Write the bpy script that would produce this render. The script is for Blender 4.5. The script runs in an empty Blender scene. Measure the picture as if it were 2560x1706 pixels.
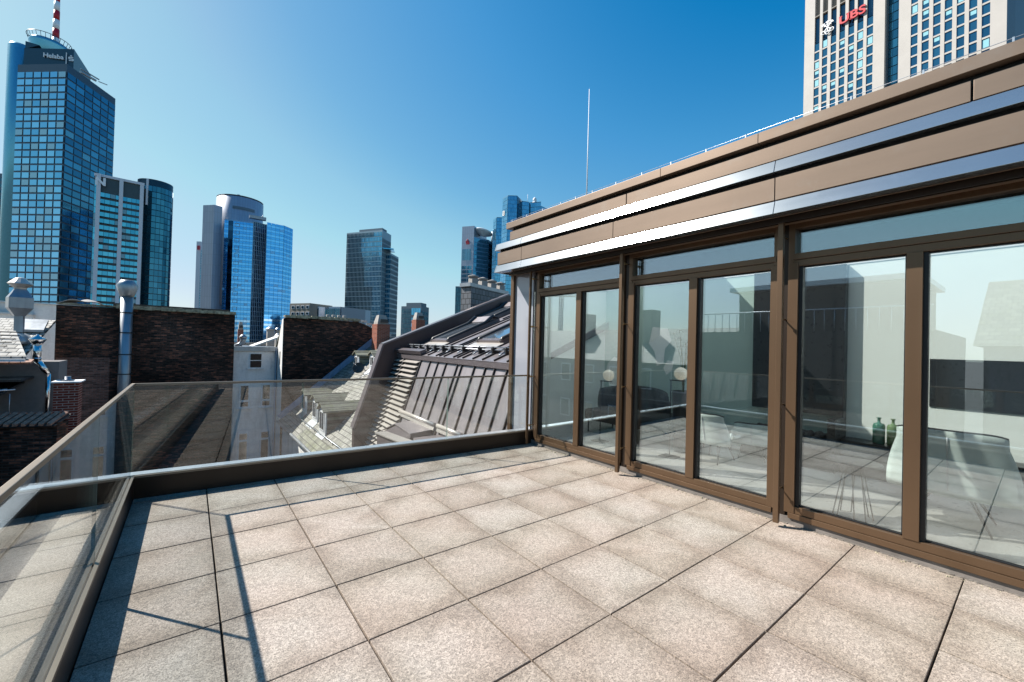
import bpy, math, random
from mathutils import Vector, Matrix
random.seed(7)
R = math.radians
sc = bpy.context.scene
COL = sc.collection

# ------------------------------------------------------------------ camera
CAM = Vector((-0.1727, -5.1398, 1.5438)); FPX = 1036.65
yaw, pit, rol = R(37.8), R(-0.64), R(1.52)
cw = Vector((math.sin(yaw)*math.cos(pit), math.cos(yaw)*math.cos(pit), -math.sin(pit)))
cr0 = Vector((math.cos(yaw), -math.sin(yaw), 0)); cu0 = cr0.cross(cw)
cr = cr0*math.cos(rol)+cu0*math.sin(rol); cu = -cr0*math.sin(rol)+cu0*math.cos(rol)
cd = bpy.data.cameras.new('camera'); cam = bpy.data.objects.new('camera', cd); COL.objects.link(cam)
cam.matrix_world = Matrix(((cr.x, cu.x, -cw.x, CAM.x), (cr.y, cu.y, -cw.y, CAM.y), (cr.z, cu.z, -cw.z, CAM.z), (0, 0, 0, 1)))
cd.sensor_width = 36; cd.lens = FPX/2560*36; cd.clip_start = 0.05; cd.clip_end = 6000
sc.camera = cam

# ------------------------------------------------------------------ world, sun, exposure
SUN_EL, SUN_AZ = R(42.9), R(-37.8)
w = bpy.data.worlds.new('World'); sc.world = w; w.use_nodes = True
nt = w.node_tree; bg = nt.nodes['Background']
sky = nt.nodes.new('ShaderNodeTexSky'); sky.sky_type = 'NISHITA'; sky.sun_disc = False
sky.sun_elevation = SUN_EL; sky.sun_rotation = SUN_AZ; sky.altitude = 100
sky.air_density = 1.0; sky.dust_density = 0.5; sky.ozone_density = 3
# colour response of the sky: Nishita radiance graded per channel
def sky_curve(val, stops):
    n = nt.nodes.new('ShaderNodeValToRGB'); e = n.color_ramp.elements
    while len(e) < len(stops): e.new(0.5)
    for q, (p, v) in zip(e, stops): q.position = p; q.color = (v, v, v, 1)
    nt.links.new(val, n.inputs[0]); return n.outputs[0]
sc10 = nt.nodes.new('ShaderNodeVectorMath'); sc10.operation = 'SCALE'; sc10.inputs['Scale'].default_value = 0.1; nt.links.new(sky.outputs[0], sc10.inputs[0])
spx = nt.nodes.new('ShaderNodeSeparateColor'); nt.links.new(sc10.outputs[0], spx.inputs[0])
cbx = nt.nodes.new('ShaderNodeCombineColor')
RC = [(0.0, 0.002), (.086, .006), (.115, .064), (.17, .18), (.21, .30), (.32, .47), (.57, .66), (1, .9)]
GC = [(0.0, 0.02), (.14, .185), (.193, .315), (.27, .45), (.34, .60), (.43, .715), (.75, .80), (1, .92)]
BC = [(0.0, 0.1), (.28, .525), (.36, .665), (.476, .745), (.6, .83), (.7, .87), (1, .9)]
for k, cv in enumerate((RC, GC, BC)):
    ov = nt.nodes.new('ShaderNodeMath'); ov.operation = 'SUBTRACT'; ov.use_clamp = False; nt.links.new(spx.outputs[k], ov.inputs[0]); ov.inputs[1].default_value = 0.7
    mx_ = nt.nodes.new('ShaderNodeMath'); mx_.operation = 'MAXIMUM'; nt.links.new(ov.outputs[0], mx_.inputs[0]); mx_.inputs[1].default_value = 0
    ad = nt.nodes.new('ShaderNodeMath'); ad.operation = 'MULTIPLY_ADD'; nt.links.new(mx_.outputs[0], ad.inputs[0]); ad.inputs[1].default_value = 0.3
    nt.links.new(sky_curve(spx.outputs[k], cv), ad.inputs[2]); nt.links.new(ad.outputs[0], cbx.inputs[k])
sc11 = nt.nodes.new('ShaderNodeVectorMath'); sc11.operation = 'SCALE'; sc11.inputs['Scale'].default_value = 10; nt.links.new(cbx.outputs[0], sc11.inputs[0])
nt.links.new(sc11.outputs[0], bg.inputs[0]); bg.inputs[1].default_value = 0.1/2**0.95
ld = bpy.data.lights.new('sun', 'SUN'); sun = bpy.data.objects.new('sun', ld); COL.objects.link(sun)
ld.energy = 5.0; ld.angle = R(0.5); ld.color = (1, 0.95, 0.88)
sd = Vector((math.sin(SUN_AZ)*math.cos(SUN_EL), math.cos(SUN_AZ)*math.cos(SUN_EL), math.sin(SUN_EL)))
sun.rotation_euler = sd.to_track_quat('Z', 'Y').to_euler(); sun.location = sd*50
sc.view_settings.view_transform = 'Standard'; sc.view_settings.look = 'None'
sc.view_settings.exposure = 0.95; sc.view_settings.gamma = 1
sc.cycles.max_bounces = 8; sc.cycles.transparent_max_bounces = 16; sc.cycles.use_denoising = True
sc.cycles.caustics_reflective = False; sc.cycles.caustics_refractive = False

# ------------------------------------------------------------------ helpers
def ray(x, y): return cw+cr*((x-1280)/FPX)-cu*((y-853)/FPX)
def dep(x, y, d): return CAM+ray(x, y)*d
TH = R(3); EN = Vector((math.cos(TH), -math.sin(TH), 0)); EE = Vector((math.sin(TH), math.cos(TH), 0))
def M(u, v, z): return EN*u+EE*v+Vector((0, 0, z))
def V(*a): return Vector(a)

class MB:
    def __init__(s): s.v = []; s.f = []; s.m = []; s.s = []
    def face(s, pts, m=0, sm=False):
        i = len(s.v); s.v += [Vector(p) for p in pts]; s.f.append(tuple(range(i, i+len(pts)))); s.m.append(m); s.s.append(sm)
    def hexa(s, p, m=0):          # 8 points, bottom ring then top ring
        i = len(s.v); s.v += [Vector(q) for q in p]
        for f in ((3, 2, 1, 0), (4, 5, 6, 7), (0, 1, 5, 4), (1, 2, 6, 5), (2, 3, 7, 6), (3, 0, 4, 7)):
            s.f.append(tuple(i+k for k in f)); s.m.append(m); s.s.append(False)
    def box(s, x0, x1, y0, y1, z0, z1, m=0, T=None):
        p = [V(x0, y0, z0), V(x1, y0, z0), V(x1, y1, z0), V(x0, y1, z0), V(x0, y0, z1), V(x1, y0, z1), V(x1, y1, z1), V(x0, y1, z1)]
        if T: p = [T(*q) for q in p]
        s.hexa(p, m)
    def bar(s, a, b, wv, hv, m=0):  # box along a-b with half-size vectors
        a = Vector(a); b = Vector(b); wv = Vector(wv); hv = Vector(hv)
        s.hexa([a-wv-hv, a+wv-hv, b+wv-hv, b-wv-hv, a-wv+hv, a+wv+hv, b+wv+hv, b-wv+hv], m)
    def prism(s, poly, ext, m=0):
        n = len(poly); i = len(s.v); e = Vector(ext)
        s.v += [Vector(p) for p in poly]+[Vector(p)+e for p in poly]
        s.f.append(tuple(i+n-1-k for k in range(n))); s.f.append(tuple(i+n+k for k in range(n))); s.m += [m, m]; s.s += [False, False]
        for k in range(n):
            k2 = (k+1) % n; s.f.append((i+k, i+k2, i+n+k2, i+n+k)); s.m.append(m); s.s.append(False)
    def plan(s, pts, z0, z1, m=0): s.prism([V(p[0], p[1], z0) for p in pts], (0, 0, z1-z0), m)
    def tube(s, pts, r, n=10, m=0, cap=True):
        pts = [Vector(p) for p in pts]; rs = r if isinstance(r, (list, tuple)) else [r]*len(pts); rings = []
        prev = None
        for k, p in enumerate(pts):
            d = (pts[min(k+1, len(pts)-1)]-pts[max(k-1, 0)]).normalized()
            if prev is None:
                a = d.orthogonal().normalized()
            else:
                a = (prev-d*prev.dot(d)).normalized()
            prev = a; b = d.cross(a); i = len(s.v)
            s.v += [p+(a*math.cos(2*math.pi*j/n)+b*math.sin(2*math.pi*j/n))*rs[k] for j in range(n)]; rings.append(i)
        for k in range(len(rings)-1):
            for j in range(n):
                j2 = (j+1) % n; s.f.append((rings[k]+j, rings[k]+j2, rings[k+1]+j2, rings[k+1]+j)); s.m.append(m); s.s.append(True)
        if cap:
            s.f.append(tuple(rings[0]+n-1-j for j in range(n))); s.f.append(tuple(rings[-1]+j for j in range(n))); s.m += [m, m]; s.s += [False, False]
    def lathe(s, prof, c, n=20, m=0, sm=True, rot=0.0):
        c = Vector(c); rings = []
        for r, z in prof:
            i = len(s.v); s.v += [c+V(r*math.cos(rot+2*math.pi*j/n), r*math.sin(rot+2*math.pi*j/n), z) for j in range(n)]; rings.append(i)
        for k in range(len(rings)-1):
            for j in range(n):
                j2 = (j+1) % n; s.f.append((rings[k]+j, rings[k]+j2, rings[k+1]+j2, rings[k+1]+j)); s.m.append(m); s.s.append(sm)
        s.f.append(tuple(rings[0]+n-1-j for j in range(n))); s.f.append(tuple(rings[-1]+j for j in range(n))); s.m += [m, m]; s.s += [False, False]
    def grid(s, fn, nu, nv, m=0, sm=True, wrap=False):
        i = len(s.v)
        for a in range(nu+1):
            for b in range(nv+1): s.v.append(Vector(fn(a/nu, b/nv)))
        for a in range(nu):
            for b in range(nv):
                q = i+a*(nv+1)+b; s.f.append((q, q+1, q+nv+2, q+nv+1)); s.m.append(m); s.s.append(sm)
    def build(s, name, mats, parent=None, label=None, loc=None, bevel=0, solid=0):
        me = bpy.data.meshes.new(name); o0 = Vector(loc) if loc is not None else (parent_loc(parent) if parent else Vector((0, 0, 0)))
        me.from_pydata([tuple(v-o0) for v in s.v], [], s.f)
        for mt in (mats if isinstance(mats, (list, tuple)) else [mats]): me.materials.append(mt)
        for p, mi, sm in zip(me.polygons, s.m, s.s): p.material_index = mi; p.use_smooth = sm
        me.update(); o = bpy.data.objects.new(name, me); COL.objects.link(o)
        if parent: o.parent = parent
        else: o.location = o0
        if label: o['label'] = label
        if solid:
            md = o.modifiers.new('solid', 'SOLIDIFY'); md.thickness = solid; md.offset = 0
        if bevel:
            md = o.modifiers.new('bevel', 'BEVEL'); md.width = bevel; md.segments = 2; md.limit_method = 'ANGLE'
        return o
def parent_loc(p):
    l = Vector((0, 0, 0))
    while p: l = l+Vector(p.location); p = p.parent
    return l
def tag(o, label, cat, group=None):
    o['label'] = label; o['category'] = cat
    if group: o['group'] = group
    return o
def thing(name, label, cat, loc, group=None):
    o = bpy.data.objects.new(name, None); COL.objects.link(o); o.location = Vector(loc); o.empty_display_size = 0.2
    return tag(o, label, cat, group)
def struct(o): o['kind'] = 'structure'; return o
def dup(root, delta, label, group=None):
    r = root.copy(); COL.objects.link(r); r.location = root.location+Vector(delta); r['label'] = label
    if group: r['group'] = group
    for ch in list(root.children):
        c = ch.copy(); COL.objects.link(c); c.parent = r
        for g in list(ch.children):
            d = g.copy(); COL.objects.link(d); d.parent = c
    return r

# ------------------------------------------------------------------ materials
class N:
    def __init__(s, name):
        s.mat = bpy.data.materials.new(name); s.mat.use_nodes = True; s.t = s.mat.node_tree
        s.b = s.t.nodes['Principled BSDF']; s.out = s.t.nodes['Material Output']
    def n(s, typ, **kw):
        o = s.t.nodes.new('ShaderNode'+typ)
        for k, v in kw.items():
            if k in o.inputs: s.set(o.inputs[k], v)
            else: setattr(o, k, v)
        return o
    def set(s, sock, v):
        if isinstance(v, bpy.types.NodeSocket): s.t.links.new(v, sock)
        elif isinstance(v, bpy.types.Node): s.t.links.new(v.outputs[0], sock)
        else: sock.default_value = v
    def math(s, op, a, b=0.0, c=None):
        o = s.t.nodes.new('ShaderNodeMath'); o.operation = op; s.set(o.inputs[0], a); s.set(o.inputs[1], b)
        if c is not None: s.set(o.inputs[2], c)
        return o.outputs[0]
    def mix(s, f, a, b, mode='MIX'):
        o = s.t.nodes.new('ShaderNodeMix'); o.data_type = 'RGBA'; o.blend_type = mode
        s.set(o.inputs[0], f); s.set(o.inputs[6], a); s.set(o.inputs[7], b); return o.outputs[2]
    def ramp(s, f, stops):
        o = s.t.nodes.new('ShaderNodeValToRGB'); s.set(o.inputs[0], f); e = o.color_ramp.elements
        while len(e) < len(stops): e.new(0.5)
        for q, (p, c) in zip(e, stops): q.position = p; q.color = c if len(c) == 4 else (*c, 1)
        return o.outputs[0]
    def noise(s, scale, detail=4, vec=None, rough=0.55, dist=0.0):
        o = s.t.nodes.new('ShaderNodeTexNoise'); o.inputs['Scale'].default_value = scale; o.inputs['Detail'].default_value = detail
        o.inputs['Roughness'].default_value = rough; o.inputs['Distortion'].default_value = dist
        s.set(o.inputs['Vector'], vec if vec is not None else s.pos()); return o.outputs[0]
    def pos(s):
        if not hasattr(s, '_p'): s._p = s.t.nodes.new('ShaderNodeNewGeometry')
        return s._p.outputs['Position']
    def geo(s, k): s.pos(); return s._p.outputs[k]
    def scaled(s, sx, sy, sz):
        o = s.t.nodes.new('ShaderNodeVectorMath'); o.operation = 'MULTIPLY'; s.set(o.inputs[0], s.pos()); o.inputs[1].default_value = (sx, sy, sz); return o.outputs[0]
    def sep(s, v):
        o = s.t.nodes.new('ShaderNodeSeparateXYZ'); s.set(o.inputs[0], v); return o.outputs
    def comb(s, x, y, z):
        o = s.t.nodes.new('ShaderNodeCombineXYZ'); s.set(o.inputs[0], x); s.set(o.inputs[1], y); s.set(o.inputs[2], z); return o.outputs[0]
    def walluv(s):    # horizontal run along the wall, height
        p = s.sep(s.pos()); nn = s.sep(s.geo('True Normal'))
        fx = s.math('GREATER_THAN', s.math('ABSOLUTE', nn[0]), s.math('ABSOLUTE', nn[1]))
        h = s.math('ADD', s.math('MULTIPLY', p[1], fx), s.math('MULTIPLY', p[0], s.math('SUBTRACT', 1.0, fx)))
        return s.comb(h, p[2], 0.0)
    def bump(s, h, strength, dist=0.01):
        o = s.t.nodes.new('ShaderNodeBump'); o.inputs['Strength'].default_value = strength; o.inputs['Distance'].default_value = dist
        s.set(o.inputs['Height'], h); s.t.links.new(o.outputs[0], s.b.inputs['Normal']); return o
    def p(s, **kw):
        names = {'col': 'Base Color', 'rough': 'Roughness', 'metal': 'Metallic', 'spec': 'Specular IOR Level', 'aniso': 'Anisotropic'}
        for k, v in kw.items():
            if k == 'col' and isinstance(v, tuple) and len(v) == 3: v = (*v, 1)
            s.set(s.b.inputs[names[k]], v)
        return s
def c4(r, g, b): return (r, g, b, 1)
def plain(name, col, rough=0.5, metal=0.0, var=0.12, scale=3.0, bump=0.0):
    m = N(name); f = m.noise(scale, 5); lo = tuple(x*(1-var) for x in col); hi = tuple(min(1, x*(1+var)) for x in col)
    m.p(col=m.ramp(f, [(0.3, lo), (0.7, hi)]), metal=metal, rough=m.math('ADD', m.math('MULTIPLY', m.noise(scale*7, 3), 0.18), rough-0.09))
    if bump: m.bump(m.noise(scale*20, 4), bump, 0.005)
    return m.mat
def emis(name, col, st):
    m = N(name); m.p(col=col); m.b.inputs['Emission Color'].default_value = (*col, 1); m.b.inputs['Emission Strength'].default_value = st; return m.mat

def glass_mat(name, tint, f0, rough=0.0, wob=0.0, edge=5.0):
    m = N(name); m.t.nodes.remove(m.b)
    lw = m.n('LayerWeight'); lw.inputs['Blend'].default_value = 0.5
    fac = m.math('MULTIPLY_ADD', m.math('POWER', lw.outputs['Facing'], edge), 1-f0, f0)
    tr = m.n('BsdfTransparent'); tr.inputs[0].default_value = (*tint, 1)
    gl = m.n('BsdfGlossy'); gl.inputs['Roughness'].default_value = rough; gl.inputs['Color'].default_value = (0.86, 0.96, 1, 1) if f0 > .1 else (1, 1, 1, 1)
    if wob:
        b = m.t.nodes.new('ShaderNodeBump'); b.inputs['Strength'].default_value = wob; b.inputs['Distance'].default_value = 0.02
        m.set(b.inputs['Height'], m.noise(1.3, 2)); m.t.links.new(b.outputs[0], gl.inputs['Normal'])
    mx = m.n('MixShader'); m.set(mx.inputs[0], fac); m.t.links.new(tr.outputs[0], mx.inputs[1]); m.t.links.new(gl.outputs[0], mx.inputs[2])
    m.t.links.new(mx.outputs[0], m.out.inputs[0]); return m.mat

def opal_mat(name, clear):
    m = N(name); m.t.nodes.remove(m.b); a = m.n('BsdfTranslucent'); a.inputs[0].default_value = (.93, .95, .93, 1); b_ = m.n('BsdfTransparent'); mx = m.n('MixShader'); mx.inputs[0].default_value = clear; m.t.links.new(a.outputs[0], mx.inputs[1]); m.t.links.new(b_.outputs[0], mx.inputs[2]); m.t.links.new(mx.outputs[0], m.out.inputs[0]); return m.mat
def tile_mat():
    m = N('exposed_aggregate_concrete'); p = m.sep(m.pos())
    fx = m.math('FRACT', m.math('DIVIDE', m.math('ADD', p[0], 60.0), 0.6)); fy = m.math('FRACT', m.math('DIVIDE', m.math('ADD', p[1], 60.0), 0.6))
    ex = m.math('MINIMUM', fx, m.math('SUBTRACT', 1.0, fx)); ey = m.math('MINIMUM', fy, m.math('SUBTRACT', 1.0, fy))
    e = m.math('MINIMUM', ex, ey)
    big = m.noise(3.2, 4, dist=0.6)
    ed = m.math('ADD', e, m.math('MULTIPLY', m.math('SUBTRACT', big, 0.5), 0.9))
    stain = m.ramp(ed, [(0.0, (0.72, 0.69, 0.66)), (0.14, (0.88, 0.865, 0.84)), (0.34, (1, 1, 1))])
    rnd = m.ramp(m.geo('Random Per Island'), [(0, (0.32, 0.283, 0.252)), (0.5, (0.352, 0.315, 0.28)), (1, (0.37, 0.34, 0.315))])
    sp = m.noise(150, 3, rough=0.7); spc = m.ramp(sp, [(0.33, (0.20, 0.18, 0.16)), (0.47, (0.96, 0.95, 0.95)), (0.66, (1.5, 1.44, 1.38))])
    vo = m.n('TexVoronoi', Scale=95.0); m.set(vo.inputs['Vector'], m.pos()); vs = m.ramp(m.sep(vo.outputs['Color'])[0], [(0, (0.62, 0.60, 0.58)), (1, (1.30, 1.26, 1.22))])
    c = m.mix(1.0, rnd, stain, 'MULTIPLY'); c = m.mix(0.8, c, spc, 'MULTIPLY'); c = m.mix(0.75, c, vs, 'MULTIPLY')
    red = m.ramp(m.noise(1.1, 3), [(0.35, (1.03, 0.985, 0.96)), (0.65, (0.98, 1.0, 0.98))]); c = m.mix(1.0, c, red, 'MULTIPLY')
    m.p(col=c, rough=0.78, spec=0.35); m.bump(sp, 0.5, 0.004); return m.mat
def brick_mat(name, c1, c2, c3, mortar, bw=0.25, bh=0.078, ms=0.012, wear=0.5, soot=(0.4, 1.0), sootscale=0.5):
    m = N(name); uv = m.walluv(); b = m.n('TexBrick'); m.set(b.inputs['Vector'], uv)
    b.inputs['Scale'].default_value = 1; b.inputs['Brick Width'].default_value = bw; b.inputs['Row Height'].default_value = bh
    b.inputs['Mortar Size'].default_value = ms; b.inputs['Mortar Smooth'].default_value = 0.3; b.inputs['Bias'].default_value = -0.15
    b.inputs['Color1'].default_value = (0, 0, 0, 1); b.inputs['Color2'].default_value = (1, 1, 1, 1); b.inputs['Mortar'].default_value = (0.5, 0.5, 0.5, 1)
    st = m.n('VectorMath', operation='MULTIPLY'); m.set(st.inputs[0], uv); st.inputs[1].default_value = (1/bw, 1/bh, 1)
    nz = m.noise(0.85, 2, vec=st.outputs[0], rough=0.8)
    tone = m.math('ADD', m.math('MULTIPLY', m.sep(b.outputs['Color'])[0], 0.35), m.math('MULTIPLY', nz, 0.75))
    col = m.ramp(tone, [(0.30, c1), (0.52, c2), (0.74, c3)])
    col = m.mix(b.outputs['Fac'], col, c4(*mortar))
    s = m.ramp(m.noise(sootscale, 5), [(0.35, (soot[0],)*3), (0.68, (soot[1],)*3)]); col = m.mix(wear, col, s, 'MULTIPLY')
    g = m.ramp(m.noise(30, 4), [(0.3, (0.75,)*3), (0.7, (1.2,)*3)]); col = m.mix(0.7, col, g, 'MULTIPLY')
    m.p(col=col, rough=0.9, spec=0.15); m.bump(m.math('ADD', m.math('MULTIPLY', b.outputs['Fac'], -1.0), m.math('MULTIPLY', nz, 0.7)), 0.7, 0.012); return m.mat
def slate_mat(name, lo, hi, rw=0.24, rh=0.2, axis='x', moss=0.35):
    m = N(name); p = m.sep(m.pos()); u = p[1] if axis == 'x' else p[0]
    run = m.math('MULTIPLY', p[2], 1.53) if True else p[0]
    b = m.n('TexBrick'); m.set(b.inputs['Vector'], m.comb(u, run, 0.0)); b.inputs['Scale'].default_value = 1
    b.inputs['Brick Width'].default_value = rw; b.inputs['Row Height'].default_value = rh; b.inputs['Mortar Size'].default_value = 0.012; b.inputs['Mortar Smooth'].default_value = 0.2
    b.inputs['Color1'].default_value = (0, 0, 0, 1); b.inputs['Color2'].default_value = (1, 1, 1, 1)
    t = m.math('ADD', m.math('MULTIPLY', m.sep(b.outputs['Color'])[0], 0.4), m.math('MULTIPLY', m.noise(5, 5), 0.6))
    c = m.ramp(t, [(0.2, lo), (0.75, hi)]); c = m.mix(m.math('MULTIPLY', m.ramp(m.noise(2.2, 5), [(0.52, (0, 0, 0)), (0.68, (1, 1, 1))]), moss), c, c4(0.11, 0.12, 0.05))
    c = m.mix(b.outputs['Fac'], c, c4(0.03, 0.03, 0.028)); m.p(col=c, rough=0.7, spec=0.3)
    fr = m.math('FRACT', m.math('DIVIDE', run, rh)); m.bump(m.math('ADD', m.math('MULTIPLY', fr, -1.0), m.math('MULTIPLY', b.outputs['Fac'], -0.6)), 0.8, 0.02); return m.mat
def metal_mat(name, col, rough=0.35, metal=0.7, streak=0.12, stain=None, axis=2, var=0.08):
    m = N(name); sv = [6, 6, 6]; sv[axis] = 0.5
    st = m.noise(1.0, 5, vec=m.scaled(*sv)); big = m.noise(0.9, 4)
    t = m.math('ADD', m.math('MULTIPLY', st, 0.5), m.math('MULTIPLY', big, 0.5))
    c = m.ramp(t, [(0.35, tuple(x*(1-var) for x in col)), (0.65, tuple(min(1, x*(1+var)) for x in col))])
    if stain: c = m.mix(m.ramp(m.noise(2.6, 6, rough=0.65), [(0.56, (0, 0, 0)), (0.72, (0.6, 0.6, 0.6))]), c, c4(*stain))
    m.p(col=c, metal=metal, rough=m.math('ADD', m.math('MULTIPLY', t, streak), rough-streak/2)); return m.mat
def tower_glass(name, lo, hi, blind=None, pb=0.12, rough=0.06, metal=0.85, tilt=0.03):
    m = N(name); r = m.geo('Random Per Island')
    c = m.mix(r, c4(*lo), c4(*hi))
    if blind:
        wn = m.n('TexWhiteNoise', noise_dimensions='1D'); m.set(wn.inputs['W'], m.math('MULTIPLY', r, 917.3))
        f = m.math('LESS_THAN', wn.outputs['Value'], pb); c = m.mix(f, c, c4(*blind))
        m.p(metal=m.math('SUBTRACT', metal, m.math('MULTIPLY', f, metal*0.75)))
    else: m.p(metal=metal)
    wc = m.n('TexWhiteNoise', noise_dimensions='1D'); m.set(wc.inputs['W'], m.math('MULTIPLY', r, 331.7))
    vs = m.n('VectorMath', operation='SUBTRACT'); m.set(vs.inputs[0], wc.outputs['Color']); vs.inputs[1].default_value = (0.5, 0.5, 0.5)
    v2 = m.n('VectorMath', operation='SCALE'); m.set(v2.inputs[0], vs.outputs[0]); v2.inputs['Scale'].default_value = tilt
    wv = m.n('VectorMath', operation='ADD'); m.set(wv.inputs[0], m.geo('Normal')); m.set(wv.inputs[1], v2.outputs[0])
    nb = m.n('VectorMath', operation='NORMALIZE'); m.set(nb.inputs[0], wv.outputs[0]); m.t.links.new(nb.outputs[0], m.b.inputs['Normal'])
    m.p(col=c, rough=rough); return m.mat

T = {}
T['tile'] = tile_mat()
T['joint'] = plain('dark_joint_dirt', (0.022, 0.018, 0.014), 0.95, var=0.5, scale=12)
T['channel'] = plain('weathered_ledge_concrete', (0.40, 0.37, 0.32), 0.85, var=0.22, scale=2.2, bump=0.3)
T['mortar'] = plain('crumbly_mortar', (0.17, 0.15, 0.13), 0.95, var=0.5, scale=25, bump=0.6)
T['plinth'] = plain('grey_sill_plinth', (0.17, 0.15, 0.135), 0.8, var=0.25, scale=8, bump=0.3)
T['bronze'] = metal_mat('bronze_anodised_metal', (0.135, 0.083, 0.048), 0.38, 0.55, 0.1)
T['bronze_dark'] = metal_mat('dark_bronze_metal', (0.030, 0.020, 0.014), 0.42, 0.5, 0.1)
T['rail'] = metal_mat('handrail_bronze', (0.21, 0.17, 0.13), 0.42, 0.5, 0.1, axis=1)
T['clad'] = metal_mat('taupe_cladding_metal', (0.245, 0.175, 0.128), 0.38, 0.45, 0.1, stain=(0.27, 0.22, 0.18), axis=1)
T['silver'] = metal_mat('brushed_silver_metal', (0.44, 0.46, 0.48), 0.17, 0.9, 0.06, stain=(0.58, 0.60, 0.63), axis=1)
T['flash'] = metal_mat('zinc_flashing', (0.50, 0.53, 0.57), 0.35, 0.7, 0.14, axis=1)
T['black'] = plain('black_gasket', (0.008, 0.008, 0.009), 0.5)
T['recess'] = plain('dark_recess_metal', (0.02, 0.019, 0.019), 0.6)
T['chrome'] = metal_mat('polished_steel', (0.66, 0.66, 0.67), 0.16, 1.0, 0.1, var=0.15)
T['galv'] = metal_mat('galvanised_sheet', (0.30, 0.32, 0.345), 0.38, 0.7, 0.15, var=0.2)
T['glass'] = glass_mat('window_glass', (0.965, 0.99, 0.98), 0.22, wob=0.012, edge=3.8)
T['opal'] = opal_mat('added_opal_sheet', .12); T['clearlight'] = opal_mat('added_clear_sheet', .8)  # sheets of the added roof opening that brightens the room
T['railglass'] = glass_mat('railing_glass', (0.955, 0.975, 0.965), 0.075, wob=0.012, edge=4.0)
T['glassedge'] = plain('glass_edge', (0.16, 0.22, 0.20), 0.2)
T['lav'] = N('lacquered_glass_panel').p(col=(0.32, 0.33, 0.37), rough=0.05, spec=1.0).mat
T['roofmetal'] = metal_mat('standing_seam_zinc', (0.275, 0.245, 0.25), 0.36, 0.5, 0.16, stain=(0.31, 0.27, 0.24), var=0.16)
T['seam'] = metal_mat('seam_shadow_metal', (0.035, 0.032, 0.034), 0.5, 0.3, 0.1)  # near black: the shadow cast by the seams is put into their colour
T['coping'] = metal_mat('brown_coping_metal', (0.17, 0.145, 0.15), 0.36, 0.5, 0.12)
T['copdark'] = metal_mat('brown_parapet_metal', (0.085, 0.062, 0.062), 0.4, 0.5, 0.12)
T['louvre'] = metal_mat('louvre_blade_metal', (0.50, 0.46, 0.42), 0.36, 0.45, 0.12)
T['firebrick'] = brick_mat('sooty_brick', (0.010, 0.009, 0.009), (0.06, 0.032, 0.024), (0.28, 0.11, 0.07), (0.06, 0.052, 0.046), wear=0.9, soot=(0.3, 1.3), sootscale=0.45)
T['patchbrick'] = brick_mat('pinkish_brick_patch', (0.09, 0.05, 0.042), (0.20, 0.10, 0.078), (0.34, 0.18, 0.14), (0.20, 0.16, 0.14), wear=0.35, soot=(0.5, 1.1), sootscale=1.2)
T['redbrick'] = brick_mat('red_clinker_brick', (0.11, 0.022, 0.016), (0.16, 0.033, 0.022), (0.21, 0.05, 0.03), (0.33, 0.25, 0.22), ms=0.013, wear=0.25, soot=(0.7, 1.0))
T['redbrick2'] = brick_mat('orange_chimney_brick', (0.20, 0.05, 0.03), (0.28, 0.075, 0.045), (0.34, 0.10, 0.06), (0.30, 0.22, 0.18), ms=0.012, wear=0.3, soot=(0.6, 1.0))
T['slate'] = slate_mat('weathered_slate', (0.13, 0.125, 0.11), (0.30, 0.285, 0.25))
T['slatemoss'] = slate_mat('mossy_slate', (0.07, 0.07, 0.055), (0.24, 0.24, 0.18), moss=0.75)
T['slatey'] = slate_mat('pale_slate', (0.20, 0.19, 0.17), (0.46, 0.44, 0.40), rw=0.22, rh=0.16, axis='y', moss=0.15)
T['slatedark'] = None
def slateclad():
    m = N('scalloped_slate_cladding'); uv = m.walluv(); q = m.sep(uv)
    b = m.n('TexBrick'); m.set(b.inputs['Vector'], uv); b.inputs['Scale'].default_value = 1; b.inputs['Brick Width'].default_value = 0.2; b.inputs['Row Height'].default_value = 0.2; b.inputs['Mortar Size'].default_value = 0.014
    b.inputs['Color1'].default_value = c4(0.07, 0.075, 0.085); b.inputs['Color2'].default_value = c4(0.12, 0.125, 0.14); b.inputs['Mortar'].default_value = c4(0.008, 0.008, 0.01)
    m.p(col=b.outputs['Color'], rough=0.42); m.bump(m.math('FRACT', m.math('DIVIDE', q[1], -0.2)), 0.8, 0.02); return m.mat
T['slatedark'] = slateclad()
def stucco(name, col, stain=(0.22, 0.19, 0.16), amt=0.7):
    m = N(name); f = m.ramp(m.noise(1.0, 6, vec=m.scaled(1.6, 1.6, 0.45), rough=0.65), [(0.5, (0, 0, 0)), (0.72, (1, 1, 1))])
    c = m.mix(m.math('MULTIPLY', f, amt), c4(*col), c4(*stain)); c = m.mix(0.5, c, m.ramp(m.noise(9, 5), [(0.3, (0.82,)*3), (0.7, (1.1,)*3)]), 'MULTIPLY')
    m.p(col=c, rough=0.92, spec=0.15); m.bump(m.noise(35, 4), 0.3, 0.006); return m.mat
T['stucco'] = stucco('stained_white_stucco', (0.74, 0.71, 0.69), amt=0.5)
T['stucco2'] = stucco('clean_white_stucco', (0.72, 0.70, 0.67), amt=0.25)
T['greywall'] = stucco('dirty_grey_plaster', (0.22, 0.205, 0.20), (0.05, 0.045, 0.04), 0.9)
T['bluezinc'] = metal_mat('blue_grey_flashing', (0.22, 0.33, 0.48), 0.45, 0.3, 0.1, stain=(0.10, 0.14, 0.2), var=0.25)
T['terracotta'] = plain('terracotta_tile', (0.30, 0.15, 0.10), 0.8, var=0.45, scale=9, bump=0.3)
T['winframe'] = plain('white_painted_frame', (0.62, 0.63, 0.64), 0.5, var=0.15, scale=8)
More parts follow.
